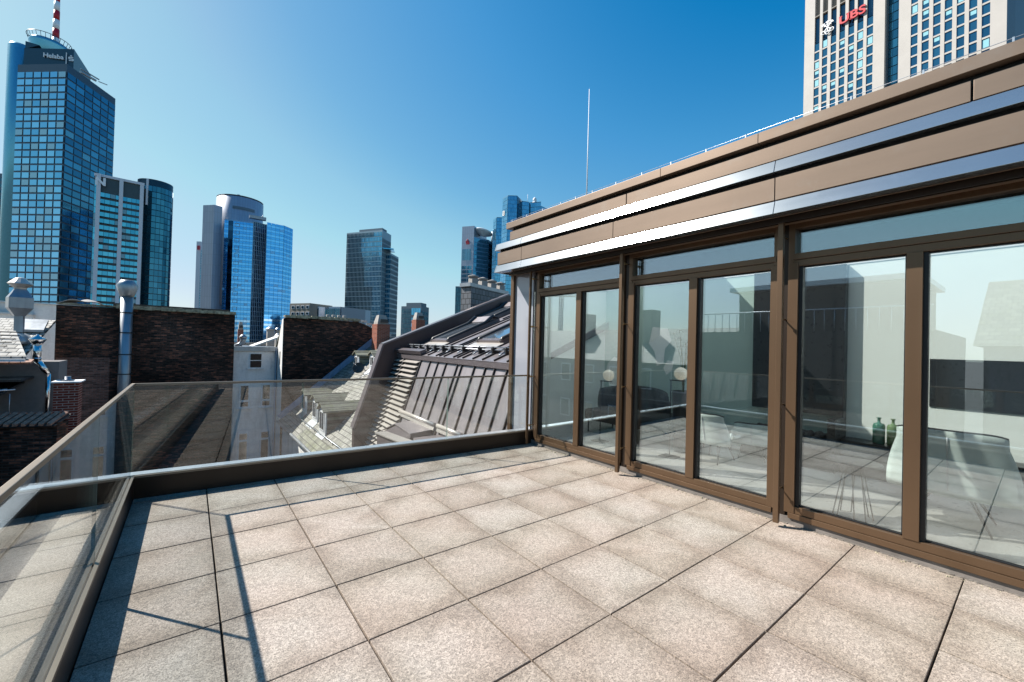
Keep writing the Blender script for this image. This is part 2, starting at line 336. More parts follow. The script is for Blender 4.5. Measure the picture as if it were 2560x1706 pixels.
T['winglass'] = N('dark_window_glass').p(col=(0.02, 0.022, 0.022), rough=0.06, spec=0.9).mat
T['skyglass'] = N('skylight_glass').p(col=(0.45, 0.52, 0.60), rough=0.07, metal=0.9).mat
T['dark'] = plain('black_frame', (0.018, 0.018, 0.02), 0.4)
T['concrete'] = stucco('cast_concrete', (0.34, 0.32, 0.30), (0.16, 0.15, 0.14), 0.5)
T['ground'] = plain('courtyard_ground', (0.09, 0.088, 0.085), 0.9, var=0.3, scale=0.3)
T['moss'] = plain('mossy_mortar_coping', (0.30, 0.27, 0.19), 0.95, var=0.6, scale=6, bump=0.6)
T['wall_in'] = plain('pale_green_grey_paint', (0.74, 0.79, 0.74), 0.8, var=0.02, scale=1)
T['wall_green'] = plain('sage_green_paint', (0.42, 0.55, 0.50), 0.8, var=0.02, scale=1)
T['mural'] = plain('lighter_mural_paint', (0.86, 0.88, 0.84), 0.8, var=0.02)
T['ceil'] = plain('white_ceiling', (0.75, 0.75, 0.74), 0.8, var=0.02)
T['floor_in'] = plain('polished_grey_floor', (0.42, 0.40, 0.38), 0.3, var=0.06, scale=1.5)
T['darkpanel'] = plain('dark_fireplace_panel', (0.022, 0.024, 0.026), 0.3, var=0.1)
T['fabric_dark'] = plain('dark_teal_velvet', (0.018, 0.024, 0.026), 0.85, var=0.3, scale=14)
T['fabric_light'] = plain('pale_mint_velvet', (0.72, 0.80, 0.76), 0.7, var=0.12, scale=9)
T['globe'] = emis('lit_opal_globe', (0.90, 0.82, 0.66), 0.16)
T['leaf'] = plain('palm_leaf', (0.05, 0.11, 0.03), 0.5, var=0.4, scale=20)
T['bottle'] = N('green_bottle_glass').p(col=(0.04, 0.16, 0.11), rough=0.08, spec=0.8).mat
T['bottle2'] = N('olive_bottle_glass').p(col=(0.12, 0.20, 0.08), rough=0.08, spec=0.8).mat
T['pebble'] = plain('lava_pebble', (0.05, 0.048, 0.045), 0.8, var=0.5, scale=20)
T['brass'] = metal_mat('brass_knob', (0.42, 0.30, 0.16), 0.3, 0.9)
T['red'] = plain('signal_red', (0.50, 0.008, 0.02), 0.45, var=0.05)
T['redlogo'] = plain('logo_red', (0.45, 0.01, 0.03), 0.5, var=0.05)
T['white'] = plain('sign_white', (0.82, 0.82, 0.82), 0.5, var=0.03)
T['travertine'] = plain('pale_travertine', (0.42, 0.395, 0.365), 0.7, var=0.05, scale=0.2)

# ------------------------------------------------------------------ ground & terrace
g = MB(); g.box(-3000, 3000, -3000, 3000, -19.5, -19); struct(g.build('ground', T['ground']))
PARTS = 'see below'
fl = MB()
for i in range(-1, 7):
    for j in range(-16, 1):
        x0, x1 = i*0.6, (i+1)*0.6; y1 = j*0.6; y0 = y1-0.6
        y1b = 0.14 if j == 0 else y1
        x0c, x1c = max(x0, -0.56), min(x1, 4.155)
        if x1c-x0c < 0.06: continue
        gx = 0.0042+0.002*random.random(); gy = 0.003+0.0028*random.random()
        dz = [random.uniform(-0.0015, 0.0015) for _ in range(4)]
        yy = [(y0, y1)] if j < 0 else [(y0, y1), (y1, 0.14)]
        if j == 0: yy = [(-0.6, 0.0), (0.0, 0.14)]
        for ya, yb in yy:
            xa, xb, yc, yd = x0c+gx, x1c-gx, ya+gy, yb-gy
            fl.hexa([V(xa, yc, -0.04), V(xb, yc, -0.04), V(xb, yd, -0.04), V(xa, yd, -0.04),
                     V(xa, yc, dz[0]), V(xb, yc, dz[1]), V(xb, yd, dz[2]), V(xa, yd, dz[3])])
struct(fl.build('terrace_floor', T['tile'], bevel=0.003))
sl = MB(); sl.box(-1.3, 4.6, -9.9, 0.35, -0.5, -0.03); struct(sl.build('terrace_base', T['joint']))
ch = MB()
for k in range(12):
    ya, yb = 0.12-(k+1)*0.9+0.004, 0.12-k*0.9-0.004; ch.box(-1.14, -0.64, ya, yb, -0.025, 0.0)
struct(ch.build('roof_ledge', T['channel'], bevel=0.003))
# moss and dirt fringe along kerb foot (uncountable)
ms = MB()
for _ in range(520):
    if random.random() < 0.6:
        t = random.random()**0.7; x = -0.5+t*4.6; y = 0.085-0.055*(x+0.55)/1.0-random.random()**2*0.05
    else: x = 4.11-random.random()**2*0.05; y = -random.random()*6.0
    r = random.uniform(0.002, 0.009)*(1.6 if random.random() < 0.1 else 1)
    ms.lathe([(r*0.7, 0), (r, r*0.4), (r*0.4, r*0.9)], (x, y, 0.0), 5)
mso = ms.build('moss_debris', T['moss']); mso['kind'] = 'stuff'; mso['label'] = 'moss and dirt crumbs along the kerb foot'

# kerb (real upstand with flashing)
def fy(x): return 0.13-0.0547*(x+0.6)
kb = MB()
kb.prism([V(-1.24, fy(-1.24), -0.3), V(4.2, fy(4.2), -0.3), V(4.2, fy(4.2)+0.14, -0.3), V(-1.24, fy(-1.24)+0.14, -0.3)], (0, 0, 0.495))
kb.prism([V(-0.56, fy(-.56), -0.3), V(-0.64, fy(-.64), -0.3), V(-0.64, -9.8, -0.3), V(-0.56, -9.8, -0.3)], (0, 0, 0.495))
kerb = struct(kb.build('kerb', T['bronze_dark']))
fk = MB()
fk.prism([V(-1.25, fy(-1.25)+0.035, 0.197), V(4.2, fy(4.2)+0.035, 0.197), V(4.2, fy(4.2)+0.16, 0.197), V(-1.25, fy(-1.25)+0.16, 0.197)], (0, 0, 0.022))
fk.build('flashing', T['flash'], kerb)
fi = MB()
fi.prism([V(-0.552, fy(-.55)-0.006, 0.197), V(4.2, fy(4.2)-0.006, 0.197), V(4.2, fy(4.2)+0.012, 0.197), V(-0.552, fy(-.55)+0.012, 0.197)], (0, 0, 0.02))
fi.prism([V(-0.554, fy(-.55), 0.197), V(-0.574, fy(-.55), 0.197), V(-0.574, -9.8, 0.197), V(-0.554, -9.8, 0.197)], (0, 0, 0.02))
fi.prism([V(-0.622, fy(-.55), 0.197), V(-0.645, fy(-.55), 0.197), V(-0.645, -9.8, 0.197), V(-0.622, -9.8, 0.197)], (0, 0, 0.02))
fi.build('clamp_profile', T['rail'], kerb)
fo = MB(); fo.box(-0.62, -0.576, -9.8, 0.05, 0.196, 0.199); fo.build('gasket_channel', T['black'], kerb)
pr = MB(); pr.box(-1.24, -1.16, -9.8, 0.1, -0.5, 0.2); par = pr.build('parapet', T['bronze_dark'])
tag(par, 'low parapet with grey metal cap along the outer edge beyond the left glass railing', 'parapet')
pc = MB(); pc.box(-1.27, -1.14, -9.8, fy(-1.2)+0.03, 0.2, 0.222); pc.build('cap', T['flash'], par)

# glass railing
gr = thing('glass_railing', 'frameless glass terrace railing with slim bronze handrail on a dark kerb', 'railing', (-0.6, 0.13, 0.2))
def pane(mb, a, b, z0, z1, th, mi=0, ei=1):
    a = Vector(a); b = Vector(b); d = (b-a).normalized(); n = V(-d.y, d.x, 0)*th/2
    p = [a-n, b-n, b+n, a+n]; q = [V(v.x, v.y, z0) for v in p]+[V(v.x, v.y, z1) for v in p]
    i = len(mb.v); mb.v += q
    for f, mt in (((3, 2, 1, 0), ei), ((4, 5, 6, 7), ei), ((0, 1, 5, 4), mi), ((1, 2, 6, 5), ei), ((2, 3, 7, 6), mi), ((3, 0, 4, 7), ei)):
        mb.f.append(tuple(i+k for k in f)); mb.m.append(mt); mb.s.append(False)
GX = -0.587
ys = [0.125, -1.745, -3.62, -5.5, -7.4, -9.3]
for a, b in zip(ys, ys[1:]):
    m = MB(); pane(m, (GX, a-0.006, 0), (GX, b+0.006, 0), 0.19, 1.07, 0.016); m.build('glass_panel', [T['railglass'], T['glassedge']], gr)
xs = [-0.59, 1.03, 2.62, 4.02]
xs = [-0.59, 0.86, 2.68, 4.08]
for a, b in zip(xs, xs[1:]):
    m = MB(); pane(m, (a+0.006, fy(a)+0.0125, 0), (b-0.006, fy(b)+0.0125, 0), 0.19, 1.07, 0.016); m.build('glass_panel', [T['railglass'], T['glassedge']], gr)
m = MB(); m.prism([V(-0.574, fy(-.574)-0.0, 1.068), V(4.1, fy(4.1), 1.068), V(4.1, fy(4.1)+0.025, 1.068), V(-0.599, fy(-.6)+0.025, 1.068)], (0, 0, 0.024)); m.build('handrail', T['rail'], gr, bevel=0.003)
m = MB(); m.prism([V(-0.574, fy(-.574), 1.0685), V(-0.5995, fy(-.6)+0.025, 1.0685), V(-0.5995, -9.3, 1.0685), V(-0.574, -9.3, 1.0685)], (0, 0, 0.023)); m.build('handrail', T['rail'], gr, bevel=0.003)

# ------------------------------------------------------------------ penthouse with the window front
XF = 4.13
ph = thing('penthouse', 'own rooftop storey with bronze window front and silver banded cornice beside the terrace', 'building', (6, -4, 0))
BAYS = [-0.16, -1.90, -3.65, -5.40, -7.15]
m = MB(); m.box(4.15, 4.3, -9.9, 0.44, -0.1, 0.062); m.build('plinth', T['plinth'], ph)
m = MB()
for k in range(150):
    y = 0.02-k*0.045; w_ = random.uniform(.010, .026); h_ = random.uniform(.003, .008)
    m.prism([V(4.149, y, 0), V(4.149-w_*.6, y-.004, 0), V(4.149-w_, y-.02, 0), V(4.149-w_*.7, y-.046, 0), V(4.149, y-.046, 0)], (0, 0, h_))
m.build('mortar_fillet', T['mortar'], ph)
def window_bay(y1, y0):      # y1 far, y0 near
    f = MB(); x0, x1 = XF, XF+0.11
    c = 0.065
    f.box(x0-0.0, x1, y0+c+0.002, y1-c-0.002, 0.058, 0.105); f.box(x0+0.012, x1, y0+c+0.002, y1-c-0.002, 0.107, 0.168)      # sill rails
    f.box(x0+0.012, x1, y0+c, y1-c, 2.33, 2.388); f.box(x0, x1, y0+c-.002, y1-c+.002, 2.39, 2.445)                         # transom
    f.box(x0+0.01, x1, y0+c, y1-c, 2.675, 2.80)
    for a, b in ((y0+c-0.03, y0+c+0.045), (y1-c-0.05, y1-c+0.03)): f.box(x0+0.004, x1+0.002, a, b, 0.106, 2.36)
    f.box(x0+0.006, x1, y0+c-0.03, y0+c+0.02, 2.36, 2.75); f.box(x0+0.006, x1, y1-c-0.02, y1-c+0.03, 2.36, 2.75)
    ym = y1-0.93 if y1 > -1 else y1-0.875
    f.box(x0+0.004, x1+0.003, ym-0.046, ym+0.046, 0.166, 2.332)
    fo = f.build('window_frame', T['bronze'], ph, bevel=0.0025)
    gk = MB()
    for a, b in ((y0+c+0.045, ym-0.046), (ym+0.046, y1-c-0.05)):
        t = 0.013
        gk.box(XF+0.05, XF+0.085, a, b, 0.166, 0.166+t); gk.box(XF+0.05, XF+0.085, a, b, 2.332-t, 2.332)
        gk.box(XF+0.05, XF+0.087, a, a+t, 0.166, 2.332); gk.box(XF+0.03, XF+0.088, b-2.2*t, b, 0.166, 2.332)
        p = MB(); pane(p, (XF+0.07, b-t, 0), (XF+0.07, a+t, 0), 0.166+t, 2.332-t, 0.02); p.build('glass_pane', [T['glass'], T['black']], fo)
    gk.build('gasket', T['black'], fo)
    p = MB(); pane(p, (XF+0.07, y1-c-0.02, 0), (XF+0.07, y0+c+0.02, 0), 2.445, 2.675, 0.02); p.build('glass_pane', [T['glass'], T['black']], fo)
for a, b in zip(BAYS, BAYS[1:]): window_bay(a, b)
for y in BAYS:
    m = MB(); m.box(XF+0.03, XF+0.14, y-0.034, y+0.034, -0.05, 2.78); m.build('mullion', T['bronze_dark'], ph)
m = MB()
m.box(XF+0.04, XF+0.2, -9.9, BAYS[-1]-0.035, 0.0, 2.78); m.build('side_wall', T['bronze_dark'], ph)
# end post, lacquered end panel
m = MB(); m.box(XF-0.02, XF+0.10, 0.375, 0.455, -0.2, 2.745); m.build('corner_post', T['bronze'], ph, bevel=0.003)
m = MB(); m.box(XF+0.02, XF+0.05, -0.09, 0.374, -0.2, 2.74); m.build('end_panel', T['lav'], ph)
m = MB(); m.box(XF+0.10, 8.6, 0.40, 0.45, -2.5, 2.9); m.build('end_wall', T['clad'], ph)
# guide posts with stand-offs
for y in (-0.21, -1.935, -3.675, -5.42):
    m = MB(); wd = 0.012 if y > -1 else 0.022
    m.box(3.97, 4.01, y-wd, y+wd, 0.035, 2.742); o = m.build('guide_post', T['bronze'], ph, bevel=0.003)
    for z in (2.60, 1.85, 1.07, 0.31):
        s = MB(); yy = y+0.015
        s.tube([(4.0, yy, z), (4.17, yy, z)], 0.007, 8); s.tube([(4.035, yy, z-0.001), (4.065, yy, z-0.001)], 0.016, 10); s.build('standoff', T['brass'], o)
# cornice
XB = 3.78
def strip(name, prof, y0, y1, mat, joints=(), gap=0.004, bev=0.002):
    ys = [y1]+[j for j in joints if y0 < j < y1]+[y0]
    for a, b in zip(ys, ys[1:]):
        m = MB(); m.prism([V(x, a-gap/2, z) for x, z in prof], (0, -(a-b-gap), 0)); m.build(name, mat, ph, bevel=bev)
J = [-0.18, -1.93, -3.68, -5.43, -7.2]
YE, YN = 0.466, -9.9
strip('silver_band', [(XB, 2.745), (XB+0.04, 2.867), (XB+0.12, 2.867), (XB+0.12, 2.745)], YN, YE, T['silver'], J)
strip('silver_band', [(XB, 3.108), (XB+0.036, 3.218), (XB+0.12, 3.218), (XB+0.12, 3.108)], YN, YE, T['silver'], J)
strip('cladding_panel', [(XB+0.03, 2.869), (XB+0.03, 3.066), (XB+0.09, 3.066), (XB+0.09, 2.869)], YN, YE-0.02, T['clad'], J, 0.007)
strip('cladding_panel', [(XB+0.03, 3.22), (XB+0.03, 3.357), (XB+0.09, 3.357), (XB+0.09, 3.22)], YN, 0.125, T['clad'], [-2.115, -4.83, -7.2], 0.012)
strip('roof_cap', [(XB-0.005, 3.405), (XB-0.005, 3.497), (XB+0.25, 3.51), (XB+0.25, 3.405)], YN, 0.18, T['clad'], [-2.578, -3.55, -6.2], 0.004)
m = MB(); m.box(XB+0.08, 4.3, YN, YE-0.03, 2.76, 3.104); m.box(XB+0.08, 4.3, YN, 0.10, 3.104, 3.404); m.build('fascia_core', T['recess'], ph)
m = MB(); m.box(XB+0.122, 3.93, YN, YE-0.01, 2.747, 2.759); m.box(4.06, 4.14, YN, 0.44, 2.72, 2.742); m.build('soffit', T['clad'], ph)
m = MB(); m.box(3.95, 3.965, YN, 0.2, 2.70, 2.755); m.box(4.03, 4.045, YN, 0.2, 2.71, 2.755); m.build('blind_slot', T['bronze_dark'], ph)
# cornice return round the end
m = MB(); m.prism([V(XB, YE+0.001, 2.745), V(XB+0.04, YE+0.001, 2.867), V(4.6, YE+0.001, 2.867), V(4.6, YE+0.001, 2.745)], (0, 0.02, 0)); m.build('silver_band', T['silver'], ph)
m = MB(); m.prism([V(XB, YE+0.001, 3.108), V(XB+0.036, YE+0.001, 3.218), V(4.6, YE+0.001, 3.218), V(4.6, YE+0.001, 3.108)], (0, 0.02, 0)); m.build('silver_band', T['silver'], ph)
m = MB(); m.box(4.3, 4.45, YN, 0.44, 3.12, 3.40); m.box(6.46, 9.0, YN, 0.44, 3.12, 3.40); m.box(4.45, 6.46, YN, -9.2, 3.12, 3.40); m.box(4.45, 6.46, 0.3, 0.44, 3.12, 3.40); m.build('roof', T['recess'], ph)  # opening left for the added light from above
m = MB(); m.box(4.43, 6.48, -1.40, 0.32, 3.405, 3.43); m.build('added_rooflight', T['opal'], ph)  # added, unseen: diffuse daylight for the green wall
m = MB(); m.box(4.43, 6.48, -9.22, -1.405, 3.405, 3.43); m.build('added_rooflight', T['clearlight'], ph)  # added, unseen: lets direct sun onto the pale back wall
m = MB(); m.box(4.42, 4.449, -9.2, 0.3, 2.752, 3.40); m.box(6.462, 6.49, -9.2, 0.3, 2.752, 3.40); m.box(4.45, 6.46, -9.24, -9.2, 2.752, 3.40); m.box(4.45, 6.46, 0.3, 0.33, 2.752, 3.40); m.build('added_light_shaft', T['ceil'], ph)  # white shaft added below the opening to carry its light down
# lightning wire along the roof edge
m = MB()
m.tube([(XB+0.03, 0.12, 3.535), (XB+0.03, -9.8, 3.535)], 0.0022, 6); m.tube([(XB+0.10, 0.12, 3.522), (XB+0.10, -9.8, 3.522)], 0.0022, 6)
yk = 0.071
for yk in (0.07, -0.29, -0.65, -1.02, -1.30, -1.59, -1.96, -2.32, -2.68, -3.06, -3.43, -3.82, -4.2, -4.6, -5.0, -5.4): m.box(XB+0.025, XB+0.035, yk-0.005, yk+0.005, 3.497, 3.54)
m.build('lightning_wire', T['flash'], ph)
m = MB(); m.tube([(4.4, -0.955, 3.40), (4.4, -0.955, 5.38)], [0.010, 0.004], 8); m.lathe([(0.05, 0), (0.05, 0.04), (0.02, 0.07)], (4.4, -0.955, 3.40), 12)
tag(m.build('lightning_rod', T['white'], loc=(4.4, -0.955, 3.40)), 'thin pale lightning rod standing on the roof above the window front', 'rod')
# interior shell
XW = 6.47
fi = MB(); fi.box(4.3, 8.8, -9.8, 0.44, 0.0, 0.10); struct(fi.build('room_floor', T['floor_in']))
m = MB(); m.box(XW, XW+0.1, -9.8, -3.58, 0.1, 2.70); m.build('back_wall', T['wall_in'], ph)
m = MB(); m.box(XW, XW+0.1, -3.58, 0.39, 0.1, 2.70); m.build('green_wall', T['wall_green'], ph)
m = MB(); m.box(4.31, XW, 0.34, 0.39, 0.1, 2.70); m.box(4.31, XW, -9.8, -9.7, 0.1, 2.7); m.build('room_end_wall', T['wall_in'], ph)
m = MB(); m.box(4.3, 4.45, -9.8, 0.39, 2.70, 2.75); m.box(6.46, 8.6, -9.8, 0.39, 2.70, 2.75); m.box(4.45, 6.46, -9.8, -9.2, 2.70, 2.75); m.box(4.45, 6.46, 0.3, 0.39, 2.70, 2.75); m.build('ceiling', T['ceil'], ph)
m = MB(); m.box(XW-0.45, XW-0.002, -3.50, -2.50, 0.1, 0.45); m.box(XW-0.12, XW-0.003, -3.58, -2.50, 0.75, 2.69); m.box(XW-0.45, XW-0.004, -3.58, -3.50, 0.1, 0.75); m.build('chimney_breast', T['darkpanel'], ph)
m = MB(); m.box(XW-0.3, XW-0.003, -9.6, -3.59, 0.1, 0.50); m.build('low_shelf', T['darkpanel'], ph)
m = MB(); m.box(XW-0.012, XW-0.002, -6.9, -4.33, 0.98, 1.52); m.build('dark_wall_panel', T['darkpanel'], ph)
peb = MB()
for _ in range(170):
    x = XW-0.05-random.random()*0.36; y = -2.6-random.random()*0.85; r = random.uniform(0.02, 0.045)
    peb.lathe([(r*.5, -r*.5), (r, 0), (r*.85, r*.4), (r*.3, r*.75)], (x, y, 0.46+random.random()*0.05), 6, sm=False, rot=random.random())
o = peb.build('lava_stones', T['pebble']); o['kind'] = 'stuff'; o['label'] = 'heap of dark lava stones in the fireplace bed'

m = MB(); m.box(4.302, 4.44, -9.8, 0.339, 2.66, 2.699); m.box(4.41, 4.44, -9.8, 0.339, 2.47, 2.659); m.build('added_dark_lintel', T['recess'], ph)  # dark strip and lintel added to keep the bright shaft out of the transoms
# wall mural (continents)
mu = MB()
def blob(pts, m_=0): mu.prism([V(XW-0.004, y, z) for y, z in pts], (-0.004, 0, 0), m_)
blob([(0.25, 1.25), (0.10, 1.38), (-0.08, 1.30), (-0.2, 1.05), (-0.12, 0.85), (-0.02, 0.62), (0.04, 0.3), (0.1, 0.22), (0.14, 0.55), (0.22, 0.85), (0.32, 1.0)])
blob([(-0.75, 1.95), (-1.05, 1.92), (-1.12, 1.7), (-1.0, 1.55), (-0.98, 1.3), (-0.85, 1.25), (-0.8, 1.5), (-0.68, 1.65)])
blob([(-1.06, 1.36), (-1.18, 1.34), (-1.14, 1.18), (-1.04, 1.1), (-0.98, 1.22)])
tag(mu.build('wall_mural', T['mural'], loc=(XW-0.006, -0.4, 1)), 'pale map shaped mural on the room wall behind the lamps', 'mural')

# floor lamps
def lamp(x, y, h, label):
    t = thing('floor_lamp', label, 'lamp', (x, y, 0.10), 'opal globe lamps in the room')
    m = MB(); m.box(x-0.09, x+0.09, y+0.03, y+0.25, 0.101, 0.113); m.box(x-0.006, x+0.006, y+0.134, y+0.146, 0.113, h-0.14); m.build('stand', T['dark'], t)
    m = MB(); m.box(x-0.02, x+0.02, y-0.06, y+0.15, h-0.14, h-0.128); m.build('arm', T['dark'], t)
    m = MB(); m.lathe([(0.085*math.sin(math.pi*(k+.4)/12.8), -0.085*math.cos(math.pi*(k+.4)/12.8)) for k in range(13)], (x, y, h-0.04), 24); m.build('globe', T['globe'], t)
lamp(4.88, -1.05, 1.17, 'white globe floor lamp standing before the dark sofa, farther from the plant')
lamp(4.98, -2.17, 1.27, 'white globe floor lamp standing beside the potted palm')
# palm in pot
t = thing('potted_palm', 'tall leafy palm in a black pot behind the globe lamp', 'plant', (5.4, -1.97, 0.1))
m = MB(); m.lathe([(0.11, 0), (0.15, 0.85), (0.14, 0.86), (0.13, 0.80)], (5.4, -1.97, 0.101), 20); m.build('pot', T['dark'], t)
m = MB()
for k in range(9):
    a = k*2.4; h = random.uniform(0.65, 0.95); l = random.uniform(0.05, 0.2)
    m.tube([(5.4, -1.97, 0.9), (5.4+l*.3*math.cos(a), -1.97+l*.3*math.sin(a), 0.9+h*.6), (5.4+l*math.cos(a), -1.97+l*math.sin(a), 0.9+h)], [0.007, 0.005, 0.003], 5)
    tip = V(5.4+l*math.cos(a), -1.97+l*math.sin(a), 0.9+h)
    for q in range(9):
        b = q*0.7+a; d = V(math.cos(b), math.sin(b), random.uniform(-.35, .3))*random.uniform(0.08, 0.14); s = V(-d.y, d.x, 0)*0.07
        m.face([tip-s, tip+d*.6-s*.8, tip+d+V(0, 0, -.02), tip+d*.6+s*.8, tip+s])
m.build('fronds', T['leaf'], t)

# sofa
t = thing('sofa', 'dark velvet sofa with rounded back by the mural wall', 'sofa', (5.9, -0.5, 0.1))
def sofa_back(u, v):
    ang = math.pi*(0.02+0.96*u); yy = -0.80+0.62*math.cos(ang); xx = 5.75+0.34*math.sin(ang)
    z = 0.30+v*0.58; bulge = 0.05*math.sin(math.pi*v)
    return (xx+bulge*math.sin(ang), yy+bulge*math.cos(ang), z-0.10*(1-math.sin(ang))*v)
m = MB(); m.grid(sofa_back, 24, 8); m.build('backrest', T['fabric_dark'], t, solid=0.11)
m = MB(); m.prism([V(5.25, -1.35, 0.3), V(5.95, -1.4, 0.3), V(6.1, -2.1, 0.3), V(5.3, -2.1, 0.3)], (0, 0, 0.24)); m.prism([V(5.25, -0.22, 0.3), V(6.0, -0.22, 0.3), V(6.0, -1.36, 0.3), V(5.25, -1.34, 0.3)], (0, 0, 0.2)); m.build('seat', T['fabric_dark'], t, bevel=0.06)
for q in ((5.3, -.3), (5.35, -2.0), (5.95, -.3), (5.95, -2.0)):
    m = MB(); m.tube([(q[0], q[1], 0.10), (q[0], q[1], 0.32)], 0.012, 8); m.build('leg', T['dark'], t)

# shell chairs with wire legs
def chair(cx, cy, label, wd=0.4, top=0.93, bot=0.32, rz=0.0):
    t = thing('lounge_chair', label, 'chair', (cx, cy, 0.10), 'pale shell chairs in the room')
    def P(x, y, z): return V(cx+x*math.cos(rz)-y*math.sin(rz), cy+x*math.sin(rz)+y*math.cos(rz), z)
    def shell(u, v):
        a = (u-0.5)*2; w = wd*(0.80+0.20*math.sin(math.pi*min(v*1.1, 1)))
        if v < 0.4: k = v/0.4; x = 0.50-0.50*k; z = bot+0.10-0.04*math.sin(k*math.pi)+abs(a)**3*0.10*(0.3+k)
        else: k = (v-0.4)/0.6; x = -0.10*k; z = bot+0.06+(top-bot-0.06)*k; z -= 0.025*abs(a)**6*k
        x += 0.13*abs(a)**2.4*min(1, v*1.6)*(1-0.35*max(0, v-.4))
        return P(x, a*w, z)
    m = MB(); m.grid(shell, 20, 20); m.build('shell', T['fabric_light'], t, solid=0.035)
    m = MB(); m.tube([shell(k/20, 1.0) for k in range(21)], 0.012, 6); m.build('piping', T['dark'], t)
    m = MB(); m.tube([shell(0.5, 0.45+k*.055)+P(-.022, 0, 0)-P(0, 0, 0) for k in range(10)], 0.005, 5); m.build('zip_seam', T['winframe'], t)
    for sy in (-1, 1):
        for sx in (0, 1):
            m = MB(); x0 = 0.12+0.22*sx; x1 = -0.02+0.46*sx
            m.tube([P(x0, sy*0.10, bot+0.06), P(x1, sy*wd*0.62, 0.108)], 0.007, 6); m.tube([P(x0+0.03, sy*0.12, bot+0.06), P(x1, sy*wd*0.62, 0.108)], 0.006, 6); m.build('leg', T['dark'], t)
chair(4.92, -4.64, 'large pale mint shell chair with back to the glass beside the side table')
chair(5.12, -2.45, 'smaller pale shell chair with back to the glass before the fireplace', wd=0.27, top=0.74, bot=0.30)
chair(5.75, -2.75, 'farthest pale shell chair standing low in front of the lava stones', wd=0.25, top=0.60, bot=0.26, rz=0.3)
t = thing('side_table', 'small round side table on wire legs left of the large shell chair', 'table', (4.5, -4.1, 0.1))
m = MB(); m.lathe([(0.19, 0), (0.20, 0.008), (0.195, 0.016)], (4.5, -4.1, 0.585), 28); m.build('tabletop', T['dark'], t)
for k in range(4):
    a = k*math.pi/2+.5; m = MB(); m.tube([(4.5+.06*math.cos(a-.5), -4.1+.06*math.sin(a-.5), .585), (4.5+.14*math.cos(a-.2), -4.1+.14*math.sin(a-.2), .11), (4.5+.14*math.cos(a+.4), -4.1+.14*math.sin(a+.4), .11), (4.5+.06*math.cos(a+.6), -4.1+.06*math.sin(a+.6), .585)], 0.005, 6); m.build('leg', T['dark'], t)
def bottle(y, r, h, mat, label):
    m = MB(); m.lathe([(r*.9, 0), (r, .01), (r, h*.68), (r*.85, h*.76), (r*.28, h*.8), (r*.25, h*.95), (r*.4, h*.96), (r*.4, h)], (6.3, y, 0.501), 20)
    tag(m.build('bottle', mat, loc=(6.3, y, 0.501)), label, 'bottle', 'glass bottles on the low shelf')
bottle(-3.93, 0.058, 0.31, T['bottle'], 'blue green glass bottle at the left end of the low shelf')
bottle(-4.055, 0.055, 0.31, T['bottle2'], 'olive green glass bottle beside the blue green one on the shelf')

# ------------------------------------------------------------------ neighbouring mansard building (u across, v along, z)
mb_ = thing('mansard_house', 'dark zinc mansard roofed house adjoining the terrace with three roof windows', 'building', M(5, 4, 0))
ZE = 1.2
def su(z): return 4.49-0.3365*(1.1-z)
def UP(u, v, h=0.0): return M(u-0.386*h, v, 1.22+(u-4.42)*0.418+0.923*h)
def ST(v, z, h=0.0): return M(su(z)-0.948*h, v, z+0.319*h)
m = MB(); m.hexa([ST(.75, -3), ST(7.2, -3), M(9, 7.2, -3), M(9, .75, -3), ST(.75, 1.09), ST(7.2, 1.09), M(9, 7.2, 1.09), M(9, .75, 1.09)]); m.build('steep_roof', T['roofmetal'], mb_)
m = MB(); m.hexa([UP(4.42, 0.6, -.12), UP(8.6, 0.6, -.12), UP(8.6, 7.2, -.12), UP(4.42, 7.2, -.12), UP(4.42, 0.6), UP(8.6, 0.6), UP(8.6, 7.2), UP(4.42, 7.2)]); m.build('upper_roof', T['roofmetal'], mb_)
m = MB(); m.box(4.43, 4.6, 0.6, 7.19, 1.095, 1.205, 0, M); m.build('eaves_fascia', T['coping'], mb_)
m = MB(); m.hexa([M(4.40, 5.25, 1.24), M(4.55, 5.25, 1.30), M(4.55, 7.18, 1.30), M(4.40, 7.18, 1.24), M(4.36, 5.25, 1.33), M(4.52, 5.25, 1.39), M(4.52, 7.18, 1.39), M(4.36, 7.18, 1.33)]); m.build('eaves_flashing', T['coping'], mb_)
m = MB()
for v in (5.38, 4.79, 4.32, 3.86, 3.28, 3.07, 2.5, 2.06, 1.71, 1.28, 0.85):
    a, b = ST(v, 1.09, 0.015), ST(v, -3 if v < 5.3 else -1.9, 0.015); m.bar(a, b, EE*0.012, (ST(v, 0, 1)-ST(v, 0, 0))*0.02)
m.build('steep_seams', T['seam'], mb_)
m = MB()
SK = [(5.24, 6.95, 5.38, 6.55), (5.26, 6.95, 2.68, 3.80), (7.15, 8.5, 6.0, 7.1)]
v = 0.75
for v in (0.8, 1.25, 1.7, 2.15, 2.55, 3.0, 3.25, 3.45, 3.95, 4.2, 4.4, 4.9, 5.2, 5.45, 5.85, 6.3, 6.7, 7.0):
    segs = [(4.44, 8.58)]
    for (ua, ub, va, vb) in SK:
        if va-.05 < v < vb+.05:
            ns = []
            for s0, s1 in segs:
                if ua-.2 > s0: ns.append((s0, min(s1, ua-.2)))
                if ub+.15 < s1: ns.append((max(s0, ub+.15), s1))
            segs = ns
    for s0, s1 in segs: m.bar(UP(s0, v, .015), UP(s1, v, .015), EE*0.009, (UP(5, v, 1)-UP(5, v, 0))*0.018)
m.build('roof_seams', T['seam'], mb_)
up = UP(5, 0, 1)-UP(5, 0, 0); al = (UP(6, 0)-UP(5, 0)).normalized()
